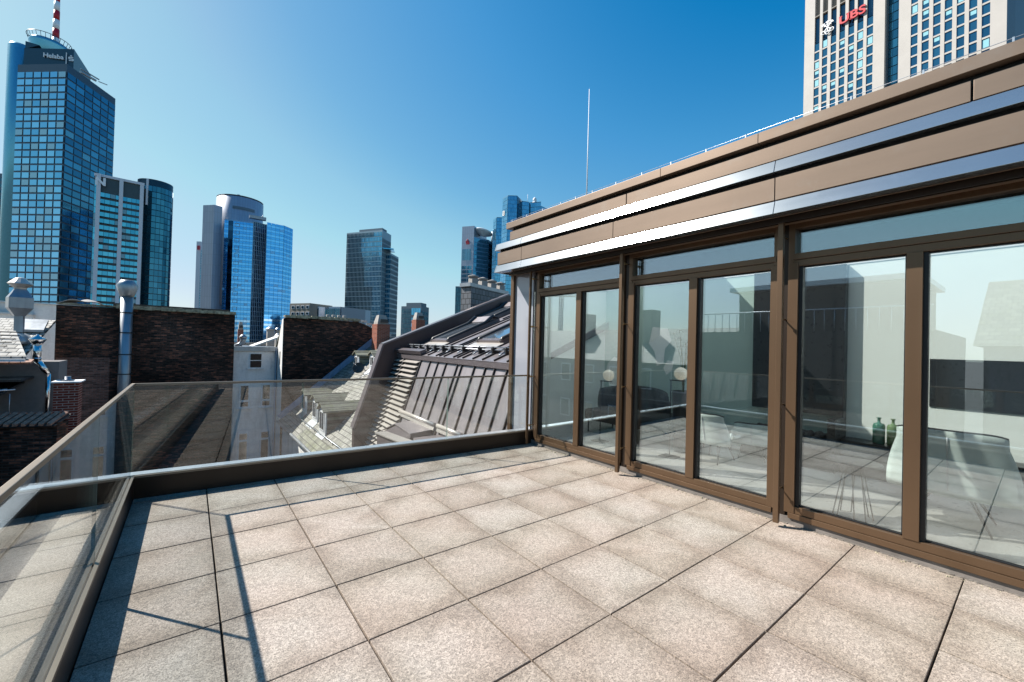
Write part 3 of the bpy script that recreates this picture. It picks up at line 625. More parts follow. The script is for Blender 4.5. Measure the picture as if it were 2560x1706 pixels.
for (ua, ub, va, vb) in SK:
    m = MB()
    m.hexa([UP(ua, va, .0), UP(ub, va, .0), UP(ub, vb, .0), UP(ua, vb, .0), UP(ua, va, .09), UP(ub, va, .09), UP(ub, vb, .09), UP(ua, vb, .09)])
    sk = m.build('roof_window', T['coping'], mb_)
    m = MB(); m.hexa([UP(ua+.1, va+.14, .085), UP(ub-.35, va+.14, .085), UP(ub-.35, vb-.12, .085), UP(ua+.1, vb-.12, .085), UP(ua+.1, va+.14, .105), UP(ub-.35, va+.14, .105), UP(ub-.35, vb-.12, .105), UP(ua+.1, vb-.12, .105)]); m.build('pane', T['skyglass'], sk)
    for vv in (va+.05, vb-.05):
        m = MB(); m.tube([UP(ua+.0, vv, .04), UP(ua+.08, vv, .10), UP(ub-.45, vv, .12), UP(ub-.15, vv, .22), UP(ub, vv, .10)], [.04, .055, .055, .06, .03], 8); m.build('side_hood', T['dark'], sk)
    m = MB(); m.hexa([UP(ub-.34, va+.1, .10), UP(ub-.02, va+.1, .10), UP(ub-.02, vb-.1, .10), UP(ub-.34, vb-.1, .10), UP(ub-.34, va+.1, .13), UP(ub-.1, va+.1, .21), UP(ub-.1, vb-.1, .21), UP(ub-.34, vb-.1, .13)]); m.build('hood', T['roofmetal'], sk)
    m = MB(); m.hexa([UP(ua-.18, va-.1, .004), UP(ua, va-.1, .004), UP(ua, vb+.1, .004), UP(ua-.18, vb+.1, .004), UP(ua-.18, va-.1, .02), UP(ua, va-.1, .03), UP(ua, vb+.1, .03), UP(ua-.18, vb+.1, .02)]); m.build('apron', T['louvre'], sk)
# snow guard
m = MB()
for h in (0.08, 0.14): m.tube([UP(4.78, 0.8, h), UP(4.78, 7.1, h)], 0.013, 8, 0)
sg = m.build('snow_guard', T['galv'], mb_)
for v in (1.2, 1.7, 2.2, 2.75, 3.5, 4.1, 4.6, 5.1, 5.6, 6.1, 6.6):
    m2 = MB(); m2.hexa([UP(4.70, v-.02, .0), UP(4.86, v-.02, .0), UP(4.86, v+.02, .0), UP(4.70, v+.02, .0), UP(4.75, v-.02, .15), UP(4.80, v-.02, .15), UP(4.80, v+.02, .15), UP(4.75, v+.02, .15)]); m2.tube([UP(4.775, v-.035, .11), UP(4.775, v+.035, .11)], .045, 10)
    m2.build('bracket', T['dark'], sg); m = MB(); m.tube([UP(4.62, v+.1, .03), UP(4.80, v+.12, .05)], 0.018, 6); m.build('ice_stop', T['galv'], sg)
# gable parapet with coping
VG0, VG1 = 7.2, 7.42
g2 = [(3.24, -4.5), (3.24, -0.98), (4.02, 1.46), (8.5, 3.36), (9.4, 3.36), (9.4, -4.5)]
m = MB(); m.prism([M(u, VG0, z) for u, z in g2], EE*(VG1-VG0)); m.build('gable_wall', T['copdark'], mb_)
m = MB()
def band(p, q, th=0.05, w0=VG0-0.05, w1=VG1+0.05):
    (ua, za), (ub, zb_) = p, q; d = Vector((ub-ua, zb_-za)).normalized(); n_ = Vector((-d.y, d.x))*th
    m.hexa([M(ua, w0, za), M(ub, w0, zb_), M(ub, w1, zb_), M(ua, w1, za), M(ua+n_.x, w0, za+n_.y), M(ub+n_.x, w0, zb_+n_.y), M(ub+n_.x, w1, zb_+n_.y), M(ua+n_.x, w1, za+n_.y)])
band((3.24, -0.96), (4.02, 1.47)); band((4.015, 1.462), (8.5, 3.365))
m.build('gable_coping', T['coping'], mb_)
# louvre panels
def louvre(va, vb, z0, z1):
    m = MB(); z = z1
    while z > z0:
        m.hexa([ST(va, z-.012, .012), ST(vb, z-.012, .012), ST(vb, z, .012), ST(va, z, .012), ST(va, z-.085, .10), ST(vb, z-.085, .10), ST(vb, z-.073, .104), ST(va, z-.073, .104)])
        z -= 0.125
    o = m.build('louvre_panel', T['louvre'], mb_)
    b = MB(); b.hexa([ST(va, z0, .002), ST(vb, z0, .002), ST(vb, z1, .002), ST(va, z1, .002), ST(va, z0, .008), ST(vb, z0, .008), ST(vb, z1, .008), ST(va, z1, .008)]); b.build('backing', T['recess'], o)
louvre(5.44, 6.50, -1.3, 1.05); louvre(6.60, 7.19, -2.4, 1.05)
m = MB(); m.bar(ST(6.55, 1.06, .04), ST(6.55, -2.6, .04), EE*.03, up*.05); m.build('louvre_post', T['seam'], mb_)
# metal duct housing and gutters on the steep face
m = MB()
m.hexa([M(3.30, 3.44, -1.3), M(3.9, 3.44, -1.3), M(3.9, 5.5, -1.3), M(3.30, 5.5, -1.3), M(3.47, 3.44, -.43), M(4.05, 3.44, -.38), M(4.05, 4.72, -.40), M(3.58, 4.72, -.45)])
m.hexa([M(3.30, 4.722, -1.3), M(3.9, 4.722, -1.3), M(3.9, 5.6, -1.5), M(3.20, 5.6, -1.5), M(3.58, 4.722, -.45), M(4.05, 4.722, -.40), M(4.0, 5.6, -.62), M(3.55, 5.6, -.78)])
m.build('duct_housing', T['coping'], mb_, bevel=0.006)
m = MB(); m.hexa([M(3.44, 3.41, -.425), M(4.07, 3.41, -.375), M(4.07, 4.72, -.39), M(3.55, 4.72, -.44), M(3.44, 3.41, -.405), M(4.07, 3.41, -.355), M(4.07, 4.72, -.37), M(3.55, 4.72, -.42)]); m.hexa([M(3.55, 4.725, -.44), M(4.07, 4.725, -.39), M(4.02, 5.62, -.60), M(3.52, 5.62, -.76), M(3.55, 4.725, -.42), M(4.07, 4.725, -.37), M(4.02, 5.62, -.58), M(3.52, 5.62, -.74)]); m.build('duct_lid', T['roofmetal'], mb_)
m = MB(); m.hexa([M(3.1, 2.3, -3), M(3.3, 2.3, -3), M(3.3, 4.6, -3), M(3.1, 4.6, -3), M(3.1, 2.3, -.44), M(3.3, 2.3, -.44), M(3.3, 4.6, -.60), M(3.1, 4.6, -.60)]); m.build('low_wall', T['coping'], mb_, bevel=0.004)
m = MB(); m.hexa([M(3.06, 2.3, -.435), M(3.34, 2.3, -.435), M(3.34, 4.66, -.595), M(3.06, 4.66, -.595), M(3.06, 2.3, -.41), M(3.34, 2.3, -.41), M(3.34, 4.66, -.57), M(3.06, 4.66, -.57)]); m.build('low_wall_coping', T['louvre'], mb_)
for va, vb, z in ((3.35, 5.55, -.27), (2.09, 3.2, -.26)):
    m = MB(); m.tube([ST(vb, z, .06), ST(va, z, .06)], .045, 10); m.hexa([ST(va, z-.12, .005), ST(vb, z-.12, .005), ST(vb, z, .005), ST(va, z, .005), ST(va, z-.12, .05), ST(vb, z-.12, .05), ST(vb, z-.02, .06), ST(va, z-.02, .06)]); m.build('gutter', T['louvre'], mb_)
m = MB(); m.box(3.35, 3.97, 1.2, 3.0, -1.4, -.40, 0, M); m.build('duct_housing', T['coping'], mb_, bevel=0.006)

# slate clad chimney above the mansard ridge
cc = dep(1150, 760, 15.5)
def PX(pts, d): return [dep(x, y, d) for x, y in pts]
a = dep(1152, 750, 15.2); b = dep(1177, 750, 14.9); c = dep(1268, 750, 17.0); d = a+(c-b)
t = thing('slate_chimney', 'large slate clad chimney block behind the mansard ridge', 'chimney', (a+c)/2*1.0)
t.location = V((a.x+c.x)/2, (a.y+c.y)/2, 0)
zt = dep(1177, 716, 14.9).z
def lerp(p, q, t_): return p+(q-p)*t_
def ring(pts, k):   # grow a plan polygon about its centre
    cx = sum(p.x for p in pts)/len(pts); cy = sum(p.y for p in pts)/len(pts)
    return [V(cx+(p.x-cx)*k, cy+(p.y-cy)*k, 0) for p in pts]
P4 = [a, b, c, d]
m = MB(); m.plan(P4, 0.5, zt); m.build('shaft', T['slatedark'], t)
m = MB(); m.plan(ring(P4, 1.06), zt, zt+0.13); m.build('cap', T['galv'], t)
for k in range(4):
    q = lerp(lerp(b, c, 0.12+k*0.25), lerp(a, d, .12+k*.25), 0.3)
    m = MB(); m.box(q.x-.13, q.x+.13, q.y-.13, q.y+.13, zt+.13, zt+.33); m.lathe([(.12, .33), (.2, .40), (.2, .42), (.05, .47)], (q.x, q.y, zt), 14); m.build('flue_pot', T['concrete'], t)

# ------------------------------------------------------------------ slate roofed house with dormers
SL = 0.859
def SRz(x): return -2.96+(x-3.89)*SL
hs_ = thing('slate_house', 'old slate roofed house with mossy dormers behind the mansard gable', 'building', (6, 14, -3))
m = MB(); m.hexa([V(3.85, 5, SRz(3.85)-.15), V(9.5, 5, SRz(9.5)-.15), V(9.5, 21.18, SRz(9.5)-.15), V(3.85, 21.18, SRz(3.85)-.15), V(3.85, 5, SRz(3.85)), V(9.5, 5, SRz(9.5)), V(9.5, 21.18, SRz(9.5)), V(3.85, 21.18, SRz(3.85))]); m.build('roof', T['slate'], hs_)
m = MB(); m.hexa([V(9.5, 5, 1.86-.15), V(14, 5, -1.5), V(14, 21.1, -1.5), V(9.5, 21.1, 1.71), V(9.5, 5, 1.87), V(14, 5, -1.4), V(14, 21.1, -1.4), V(9.5, 21.1, 1.87)]); m.build('rear_roof', T['slate'], hs_)
m = MB(); m.box(4.05, 9, 5, 21.15, -19, -3.25); m.build('wall', T['stucco'], hs_)
m = MB(); m.tube([(3.80, 5, -3.03), (3.80, 21.1, -3.03)], .075, 10); m.build('gutter', T['galv'], hs_)
m = MB(); m.box(3.86, 4.5, 5, 17.0, -3.2, -3.1); m.build('eaves', T['winframe'], hs_)
# verge band of mossy slates near gutter
m = MB(); m.hexa([V(3.84, 8, SRz(3.84)+.004), V(4.28, 8, SRz(4.28)+.004), V(4.28, 16.2, SRz(4.28)+.004), V(3.84, 16.2, SRz(3.84)+.004), V(3.84, 8, SRz(3.84)+.03), V(4.28, 8, SRz(4.28)+.03), V(4.28, 16.2, SRz(4.28)+.03), V(3.84, 16.2, SRz(3.84)+.03)]); m.build('eaves_slates', T['slatemoss'], hs_)
m = MB(); m.tube([(4.35, 8, SRz(4.35)+.12), (4.35, 21, SRz(4.35)+.12)], .02, 6)
for y in range(8, 21, 1): m.tube([(4.35, y, SRz(4.35)), (4.35, y, SRz(4.35)+.12)], .012, 5)
m.build('snow_rail', T['galv'], hs_)
def dormer(x, y0, y1, h, ov=0.12):
    zb = SRz(x); zt = zb+h; ym = (y0+y1)/2; zr = zt+0.28*(y1-y0)
    xr = x+(zr-zb)/SL; xe = x+(zt-zb)/SL
    dm = MB()
    dm.prism([V(x, y0, zb-.05), V(x, y1, zb-.05), V(x, y1, zt), V(x, ym, zr-.05), V(x, y0, zt)], (0.06, 0, 0), 1)
    for y in (y0, y1-.05): dm.prism([V(x+.06, y, zb), V(x+.06, y, zt), V(xe, y, zt)], (0, .05, 0), 0)
    dmo = dm.build('dormer', [T['slatemoss'], T['winframe']], hs_)
    rf = MB()
    rf.hexa([V(x-ov, y0-.1, zt-.09), V(xe+.05, y0-.1, zt-.09), V(xr+.1, ym, zr-.05), V(x-ov, ym, zr-.05), V(x-ov, y0-.1, zt-.03), V(xe+.05, y0-.1, zt-.03), V(xr+.1, ym, zr+.01), V(x-ov, ym, zr+.01)])
    rf.hexa([V(x-ov, ym, zr-.05), V(xr+.1, ym, zr-.05), V(xe+.05, y1+.1, zt-.09), V(x-ov, y1+.1, zt-.09), V(x-ov, ym, zr+.01), V(xr+.1, ym, zr+.01), V(xe+.05, y1+.1, zt-.03), V(x-ov, y1+.1, zt-.03)])
    rf.build('dormer_roof', T['slatemoss'], dmo)
    wn = MB(); wn.box(x-.03, x-.002, y0+.14, y1-.14, zb+.2, zt-.08, 0); wn.box(x-.036, x-.031, y0+.2, ym-.03, zb+.26, zt-.14, 1); wn.box(x-.036, x-.031, ym+.03, y1-.2, zb+.26, zt-.14, 1); wn.build('window', [T['winframe'], T['winglass']], dmo)
    ap = MB(); ap.hexa([V(x-.28, y0-.1, SRz(x-.28)+.005), V(x, y0-.05, zb+.005), V(x, y1+.05, zb+.005), V(x-.28, y1+.1, SRz(x-.28)+.005), V(x-.28, y0-.1, SRz(x-.28)+.02), V(x, y0-.05, zb+.03), V(x, y1+.05, zb+.03), V(x-.28, y1+.1, SRz(x-.28)+.02)]); ap.build('apron', T['flash'], dmo)
for q in ((4.42, 13.45, 14.5, 1.1), (4.62, 15.75, 16.75, 1.05), (4.66, 18.35, 19.2, 1.05), (7.28, 18.4, 19.2, .85), (7.42, 16.2, 17.0, .8)): dormer(*q)
# satellite dish
t = thing('satellite_dish', 'dark grey satellite dish beneath the upper dormers of the slate roof', 'satellite dish', (7.3, 17.3, SRz(7.3)))
dc = V(6.95, 17.35, 0.15); dn = V(-0.5, -0.8, 0.35).normalized(); da = dn.orthogonal().normalized(); db = dn.cross(da)
m = MB(); m.grid(lambda u, v: dc+(da*math.cos(6.2832*u)+db*math.sin(6.2832*u))*0.30*v-dn*(0.07*(1-v*v)), 24, 6); m.build('reflector', T['dark'], t, solid=.01)
m = MB(); m.tube([(7.3, 17.3, SRz(7.3)), (7.25, 17.35, 0.15), dc-dn*.1], .02, 6); m.tube([dc-db*.4, dc+dn*.4], .01, 5); m.tube([(6.6, 17.0, SRz(6.6)+.1), (7.2, 16.2, SRz(7.2)+.1)], .02, 6); m.build('mast', T['galv'], t)

# firewall house behind
fh = thing('firewall_house', 'house with broad sooty brick firewall rising behind the slate roof', 'building', (6, 22, 0))
m = MB(); m.prism([V(3.95, 21.2, -19), V(3.95, 21.2, 2.72), V(4.1, 21.2, 2.84), V(8.1, 21.2, 2.76), V(8.7, 21.2, 2.55), V(10.9, 21.2, 1.35), V(14, 21.2, 0.6), V(14, 21.2, -19)], (0, 0.3, 0)); m.build('brick_wall', T['firebrick'], fh)
m = MB(); m.box(3.93, 3.948, 21.18, 24.5, -19, -0.001); m.prism([V(3.93, 21.18, 2.0), V(3.93, 21.18, 2.74), V(3.93, 21.5, 2.70), V(3.93, 22.8, 1.1), V(3.93, 24.5, 0.9), V(3.93, 24.5, 0.0), V(3.93, 21.18, 0)], (.018, 0, 0)); m.build('side_wall', T['stucco2'], fh)
m = MB(); m.box(4.0, 8.15, 21.12, 21.6, 2.84, 2.92)
for k in range(60):
    x = 4.05+random.random()*4.05; s = random.uniform(.04, .14); yq = 21.04+random.random()*.07; m.box(x-s, x+s, yq, yq+.2, 2.78+random.random()*.05, 2.925+random.random()*.05)
m.build('coping', T['moss'], fh)
m = MB()
for k in range(16): x = 8.15+k*.32; zz = 2.83-max(0, (x-8.4))*.5; m.box(x-.12, x+.12, 21.08, 21.5, zz-.03, zz+.09)
m.build('coping_tiles', T['galv'], fh)
m = MB(); m.hexa([V(3.97, 21.5, 2.6), V(8.2, 21.5, 2.7), V(8.2, 27, -1), V(3.97, 27, -1), V(3.97, 21.5, 2.7), V(8.2, 21.5, 2.8), V(8.2, 27, -.9), V(3.97, 27, -.9)]); m.build('roof', T['slatemoss'], fh)
m = MB(); m.bar((3.9, 21.13, SRz(3.9)+.1), (9.3, 21.13, SRz(9.3)+.12), (0, .05, 0), (-.14, 0, .16)); m.build('blue_flashing', T['bluezinc'], fh)
m = MB(); m.box(3.955, 3.972, 21.6, 21.85, -.3, .9); m.box(3.918, 3.93, 21.75, 22.0, 0.1, .85); m.build('window', T['winglass'], fh)
for k in range(4):
    x = 6.35+k*.32; m = MB(); m.lathe([(.11, 0), (.13, .06), (.10, .1), (.12, .2), (.09, .22)], (x, 21.45, 2.9), 12); m.build('chimney_pot', T['concrete'], fh)
def brick_chimney(x, y, w_, d_, z0, z1, label, mat, grp=None):
    t = thing('brick_chimney', label, 'chimney', (x, y, z0), grp)
    m = MB(); m.box(x-w_/2, x+w_/2, y-d_/2, y+d_/2, z0, z1); m.build('shaft', mat, t)
    m = MB(); m.lathe([(w_*.62, 0), (w_*.60, .12), (w_*.42, .5), (w_*.40, .56)], (x, y, z1), 4, sm=False, rot=math.pi/4)
    m.box(x-w_*.3, x+w_*.3, y-d_/2-.1, y-d_/2-.02, z1+.1, z1+.3, 1); m.build('cowl', [T['concrete'], T['dark']], t)
brick_chimney(8.98, 19.7, .78, .85, -0.4, 2.62, 'red brick chimney with concrete cowl at right end of the dark firewall', T['redbrick2'])
brick_chimney(13.6, 24.4, .72, .8, -0.4, 3.32, 'small red brick chimney peeking over the mansard coping before the small office block', T['redbrick2'])

# white rear building between the firewalls
wb = thing('white_house', 'stained white stucco house squeezed between two dark brick firewalls', 'building', (2.9, 23, 0))
m = MB(); m.box(1.7, 3.95, 22.8, 27, -19, 0.84); m.build('wall', T['stucco'], wb)
m = MB(); m.box(1.7, 3.93, 22.70, 27, 0.842, 1.09); m.build('eaves', T['galv'], wb)
def win(x0, x1, z0, z1, y=22.8, bars=(), t_=.09):
    m = MB(); m.box(x0, x1, y-.05, y-.003, z0, z1); m.box(x0-.1, x1+.1, y-.12, y-.003, z0-.08, z0-.004); f = m.build('window', T['winframe'], wb)
    m = MB()
    zs = [z0]+list(bars)+[z1]
    for a_, b_ in zip(zs, zs[1:]): m.box(x0+t_, x1-t_, y-.062, y-.052, a_+t_*.7, b_-t_*.7)
    m.build('pane', T['winglass'], f)
win(2.54, 3.15, -.12, .70, bars=(.30,), t_=.035)
win(2.08, 2.62, -2.38, -1.08, bars=(-2.0,)); win(3.15, 3.68, -2.38, -1.08, bars=(-2.0,))
for zz in (-5.4, -8.6): win(2.08, 2.62, zz, zz+1.6, bars=(zz+1.15,)); win(3.15, 3.68, zz, zz+1.6, bars=(zz+1.15,))
m = MB(); m.tube([(3.86, 22.7, 1.0), (3.86, 22.72, -19)], .05, 8); m.build('downpipe', T['galv'], wb)
m = MB(); m.hexa([V(2.9, 24.9, 1.02), V(4.6, 24.9, 1.75), V(4.6, 27, 1.75), V(2.9, 27, 1.02), V(2.9, 24.9, 1.1), V(4.6, 24.9, 1.86), V(4.6, 27, 1.86), V(2.9, 27, 1.1)]); m.build('roof_upstand', T['stucco2'], wb)
t = thing('vent_elbow', 'bent grey sheet metal vent on the white house roof', 'vent', (2.1, 23.5, 1.09))
m = MB(); m.tube([(1.9, 23.5, 1.05), (2.12, 23.5, 1.2), (2.25, 23.5, 1.4), (2.25, 23.5, 1.55)], [.16, .13, .13, .17], 10); m.build('duct', T['galv'], t)
m = MB(); m.lathe([(.2, 0), (.2, .1), (.06, .24)], (2.25, 23.5, 1.55), 12); m.build('cap', T['galv'], t)
def pot_chimney(x, y, w_, z0, z1, label, cat='chimney'):
    t = thing('concrete_chimney', label, cat, (x, y, z0), 'concrete chimneys behind the white house')
    m = MB(); m.box(x-w_/2, x+w_/2, y-w_/2, y+w_/2, z0, z1); m.build('shaft', T['concrete'], t)
    m = MB(); m.lathe([(w_*.75, 0), (w_*.72, .05), (w_*.3, .22), (.03, .24)], (x, y, z1), 16); m.build('cap', T['galv'], t)
pot_chimney(4.5, 30, .46, .8, 2.25, 'taller rendered chimney with conical metal cap before the blue tower')
pot_chimney(4.97, 30, .30, .8, 2.2, 'slim rendered chimney with conical cap right of the thicker one')
pot_chimney(4.86, 29, .38, .8, 1.75, 'short rendered chimney in front of the slim capped one')
brick_chimney(2.72, 31, .34, .34, .5, 2.2, 'small dark brick chimney left of the bent metal vent', T['redbrick'])
m = MB(); m.box(-1, 9, 31, 34, .6, 1.25); tag(m.build('flat_roof', T['slatey'], loc=(4, 32, .9)), 'low grey roof ridge behind the white house chimneys', 'roof')

# left firewall
lf = thing('brick_firewall', 'tall windowless sooty brick firewall left of the white house', 'building', (-1.6, 22.6, 0))
m = MB(); m.prism([V(-5.03, 22.5, -19), V(1.76, 22.5, -19), V(1.76, 22.5, 2.9), V(-5.03, 22.5, 2.86)], (0, .5, 0)); m.build('brick_wall', T['firebrick'], lf)
m = MB(); m.box(-4.98, -3.2, 22.49, 22.5-.001, -3.2, 0.45); m.build('brick_patch', T['patchbrick'], lf)
m = MB(); m.box(-5.03, 1.8, 22.44, 23.0, 2.9, 2.96)
for k in range(110):
    x = -3.0+random.random()*4.7; s = random.uniform(.05, .16); yq = 22.34+random.random()*.09; m.box(x-s, x+s, yq, yq+.2, 2.82+random.random()*.06, 2.965+random.random()*.06)
m.build('coping', T['moss'], lf)
m = MB(); m.grid(lambda u, v: (-4.95+1.7*u, 22.4+.6*v, 2.96+.25*math.sin(math.pi*min(1, u*1.15))*(.7+.3*math.sin(9*u+3*v))), 16, 6); m.build('sagging_cover', T['concrete'], lf, solid=.03)
m = MB(); m.box(-3.2, 1.5, 22.9, 23.2, 2.9, 3.12); m.build('roof_edge', T['recess'], lf)
t = thing('flue_pipe', 'tall galvanised flue pipe running up the brick firewall', 'flue', (-2.65, 22.2, -5))
m = MB(); m.tube([(-2.65, 22.22, -6), (-2.65, 22.22, 3.45)], .235, 20)
m.build('pipe', T['galv'], t)
for z in (2.62, 1.65, -.35, .6):
    m = MB(); m.lathe([(.25, 0), (.25, .05)], (-2.65, 22.22, z), 20); m.box(-2.95, -2.35, 22.3, 22.5, z, z+.04); m.build('bracket', T['dark'], t)
m = MB(); m.lathe([(.24, 0), (.28, .06), (.42, .52), (.26, .78), (.22, .80)], (-2.65, 22.22, 3.42), 20); m.build('cowl', T['galv'], t)

# ------------------------------------------------------------------ roofs at the far left
t = thing('slate_roof_house', 'pale slate roofed house at the far left below the glass tower', 'building', (-7.5, 21, 0))
m = MB(); m.hexa([V(-12, 17.5, .35), V(-5.05, 17.5, .35), V(-5.05, 22.6, 2.05), V(-12, 22.6, 2.05), V(-12, 17.5, .45), V(-5.05, 17.5, .45), V(-5.05, 22.6, 2.15), V(-12, 22.6, 2.15)]); m.build('roof', T['slatey'], t)
m = MB(); m.box(-12, -5.06, 17.8, 22.4, -19, .3); m.build('wall', T['stucco2'], t)
m = MB(); m.grid(lambda u, v: (-5.95+.75*math.sin((u-.5)*3.0), 18.6+v*1.9, .95+.62*math.cos((u-.5)*2.6)), 14, 2); m.build('eyebrow_dormer', T['galv'], t, solid=.06)
m = MB(); m.box(-6.5, -5.3, 18.75, 18.85, .6, 1.4); m.box(-5.75, -5.35, 18.72, 18.74, .75, 1.1, 1); m.build('dormer_front', [T['stucco2'], T['winglass']], t)
for (x, y) in ((-5.45, 21.2), (-6.8, 20.2)):
    zz = .45+(y-17.5)/3.0; m = MB(); m.hexa([V(x-.4, y-.5, zz-.1), V(x+.4, y-.5, zz-.1), V(x+.35, y+.5, zz+.35), V(x-.35, y+.5, zz+.35), V(x-.4, y-.5, zz), V(x+.4, y-.5, zz), V(x+.35, y+.5, zz+.46), V(x-.35, y+.5, zz+.46)]); m.build('roof_hatch', T['galv'], t)
m = MB(); m.box(-9, -5.06, 17.3, 17.5, .33, .47); m.build('gutter', T['flash'], t)
# big sheet-metal ventilator
t = thing('roof_ventilator', 'bulky grey sheet metal ventilator with rusty mushroom cap on the pale slate roof', 'ventilator', (-5.6, 20, 1.4))
m = MB(); m.box(-5.70, -5.46, 19.88, 20.12, 1.2, 2.2); m.build('duct', T['galv'], t)
m = MB()
m.lathe([(.20, 2.2), (.46, 2.52), (.46, 2.93), (.22, 3.27)], (-5.59, 20, 0), 4, sm=False, rot=math.pi/4+.35); m.build('box', T['galv'], t)
m = MB(); m.lathe([(.17, 3.27), (.18, 3.33), (.36, 3.48), (.33, 3.52), (.14, 3.72), (.05, 3.74)], (-5.59, 20, 0), 14, sm=False); m.build('cap', [T['louvre']], t)
# lower roof, grey wall, terracotta verge
t = thing('grey_back_house', 'dirty grey plastered house with snow guarded slate roof at the left edge', 'building', (-5, 15, 0))
m = MB(); m.hexa([V(-8, 13.6, .72), V(-4.1, 13.9, .72), V(-4.9, 16.5, 1.5), V(-8, 16.5, 1.5), V(-8, 13.6, .82), V(-4.1, 13.9, .82), V(-4.9, 16.5, 1.6), V(-8, 16.5, 1.6)]); m.build('roof', T['slatey'], t)
m = MB(); m.box(-8, -3.65, 15.3, 16.5, -19, .6); m.build('wall', T['greywall'], t)
m = MB(); m.box(-8, -4.05, 13.45, 13.6, .68, .76); m.build('verge_board', T['winframe'], t)
m = MB()
for k in range(7): x = -4.15-k*.22; m.hexa([V(x, 13.62, .60), V(x+.2, 13.62, .60), V(x+.2, 13.95, .68), V(x, 13.95, .68), V(x, 13.62, .66), V(x+.2, 13.62, .66), V(x+.2, 13.95, .74), V(x, 13.95, .74)])
m.build('verge_tiles', T['terracotta'], t)
m = MB()
for k in range(6):
    y = 14.0+k*.4; z = .84+(y-13.6)*.27; m.tube([(-8, y, z+.06), (-4.6, y, z+.06)], .015, 5)
m.build('snow_grid', T['dark'], t)
m = MB(); m.box(-6.5, -4.2, 14.0, 15.3, .05, .12); m.hexa([V(-6.5, 13.6, -.35), V(-4.55, 13.6, -.35), V(-4.4, 15.3, -.1), V(-6.5, 15.3, -.1), V(-6.5, 13.6, -.28), V(-4.55, 13.6, -.28), V(-4.4, 15.3, -.03), V(-6.5, 15.3, -.03)]); m.build('balcony', T['dark'], t)
m = MB(); m.tube([(-6.5, 13.7, -.28), (-4.25, 13.7, -.16)], .02, 6); m.tube([(-6.5, 13.9, -.45), (-4.45, 13.9, -.16)], .02, 6)
for k in range(5): m.tube([(-4.4-k*.3, 13.9, -1.0), (-4.4-k*.3, 13.9, -.3)], .012, 5)
m.build('balcony_rail', T['flash'], t)
t = thing('chrome_flue', 'shiny stainless steel flue with elbow on the grey house wall', 'flue', (-4.1, 15, .3))
m = MB(); m.tube([(-4.1, 15, .62), (-4.1, 15, 1.18)], .10, 16); m.tube([(-4.1, 15, .66), (-3.83, 15, .20)], .085, 16); m.tube([(-3.83, 15, .24), (-3.83, 15, -1.3)], .06, 14); m.build('pipe', T['chrome'], t)
m = MB(); m.lathe([(.10, 1.16), (.20, 1.33), (.20, 1.35), (.04, 1.46), (.03, 1.5)], (-4.1, 15, 0), 18); m.build('cap', T['chrome'], t)
for z in (.7, .95): 
    m = MB(); m.lathe([(.112, 0), (.112, .03)], (-4.1, 15, z), 16); m.build('clamp', T['chrome'], t)
# brick chimney close by
t = thing('brick_chimney', 'red clinker brick chimney with white slab cap just beyond the left railing', 'chimney', (-3.18, 13.7, -4))
pts = [V(-3.52, 13.93, 0), V(-3.02, 13.54, 0), V(-2.87, 13.44, 0), V(-2.6, 13.95, 0), V(-3.2, 14.4, 0)]
cA, cB = V(-3.50, 13.80, 0), V(-2.95, 13.55, 0)
m = MB(); m.box(-3.46, -2.92, 13.6, 14.2, -19, 0.02); m.build('shaft', T['redbrick'], t)
m = MB(); m.box(-3.51, -2.86, 13.53, 14.27, .021, .06); m.build('cap', T['white'], t)
m = MB(); m.lathe([(.16, .076), (.16, .09), (.075, .10), (.075, .2)], (-3.2, 13.85, 0), 14); m.build('flue_outlet', T['galv'], t)
# tile-capped wall
t = thing('tile_capped_wall', 'dark brick wall with sloping terracotta tile coping at the lower left', 'wall', (-4, 12.8, -3))
A0, A1 = V(-9.0, 14.6, 0), V(-3.15, 12.42, 0); dW = (A1-A0).normalized(); nW = V(-dW.y, dW.x, 0)
m = MB(); m.plan([A0, A1, A1+nW*.45, A0+nW*.45], -19, -1.04); m.build('brick_wall', T['firebrick'], t)
m = MB(); L = (A1-A0).length; k = 0.0
while k < L:
    a = A0+dW*k; b = a+dW*.10
    m.hexa([a-nW*.12+V(0, 0, -1.10), b-nW*.12+V(0, 0, -1.10), b+nW*.55+V(0, 0, -.86), a+nW*.55+V(0, 0, -.86), a-nW*.12+V(0, 0, -1.02), b-nW*.12+V(0, 0, -1.05), b+nW*.55+V(0, 0, -.81), a+nW*.55+V(0, 0, -.78)]); k += .19
m.build('tile_coping', T['terracotta'], t)
m = MB(); m.hexa([A0-nW*.1+V(0, 0, -1.13), A1-nW*.1+V(0, 0, -1.13), A1+nW*.54+V(0, 0, -.92), A0+nW*.54+V(0, 0, -.92), A0-nW*.1+V(0, 0, -1.10), A1-nW*.1+V(0, 0, -1.10), A1+nW*.54+V(0, 0, -.87), A0+nW*.54+V(0, 0, -.87)]); m.build('tile_bed', T['dark'], t)
# pale roof storeys behind
m = MB(); m.box(-11.0, -5.1, 30, 31, -2, 3.2); m.box(-11, -7.2, 29.6, 30, -2, 2.55); o = m.build('roof_storey', T['stucco2'], loc=(-8, 30, 0)); tag(o, 'plain white roof storey behind the ventilator below the glass tower', 'building')
m = MB(); m.box(-11.05, -5.0, 29.9, 31.1, 3.2, 3.26); m.box(-11, -7.15, 29.5, 30, 2.55, 2.62); m.build('roof_edge', T['flash'], o)

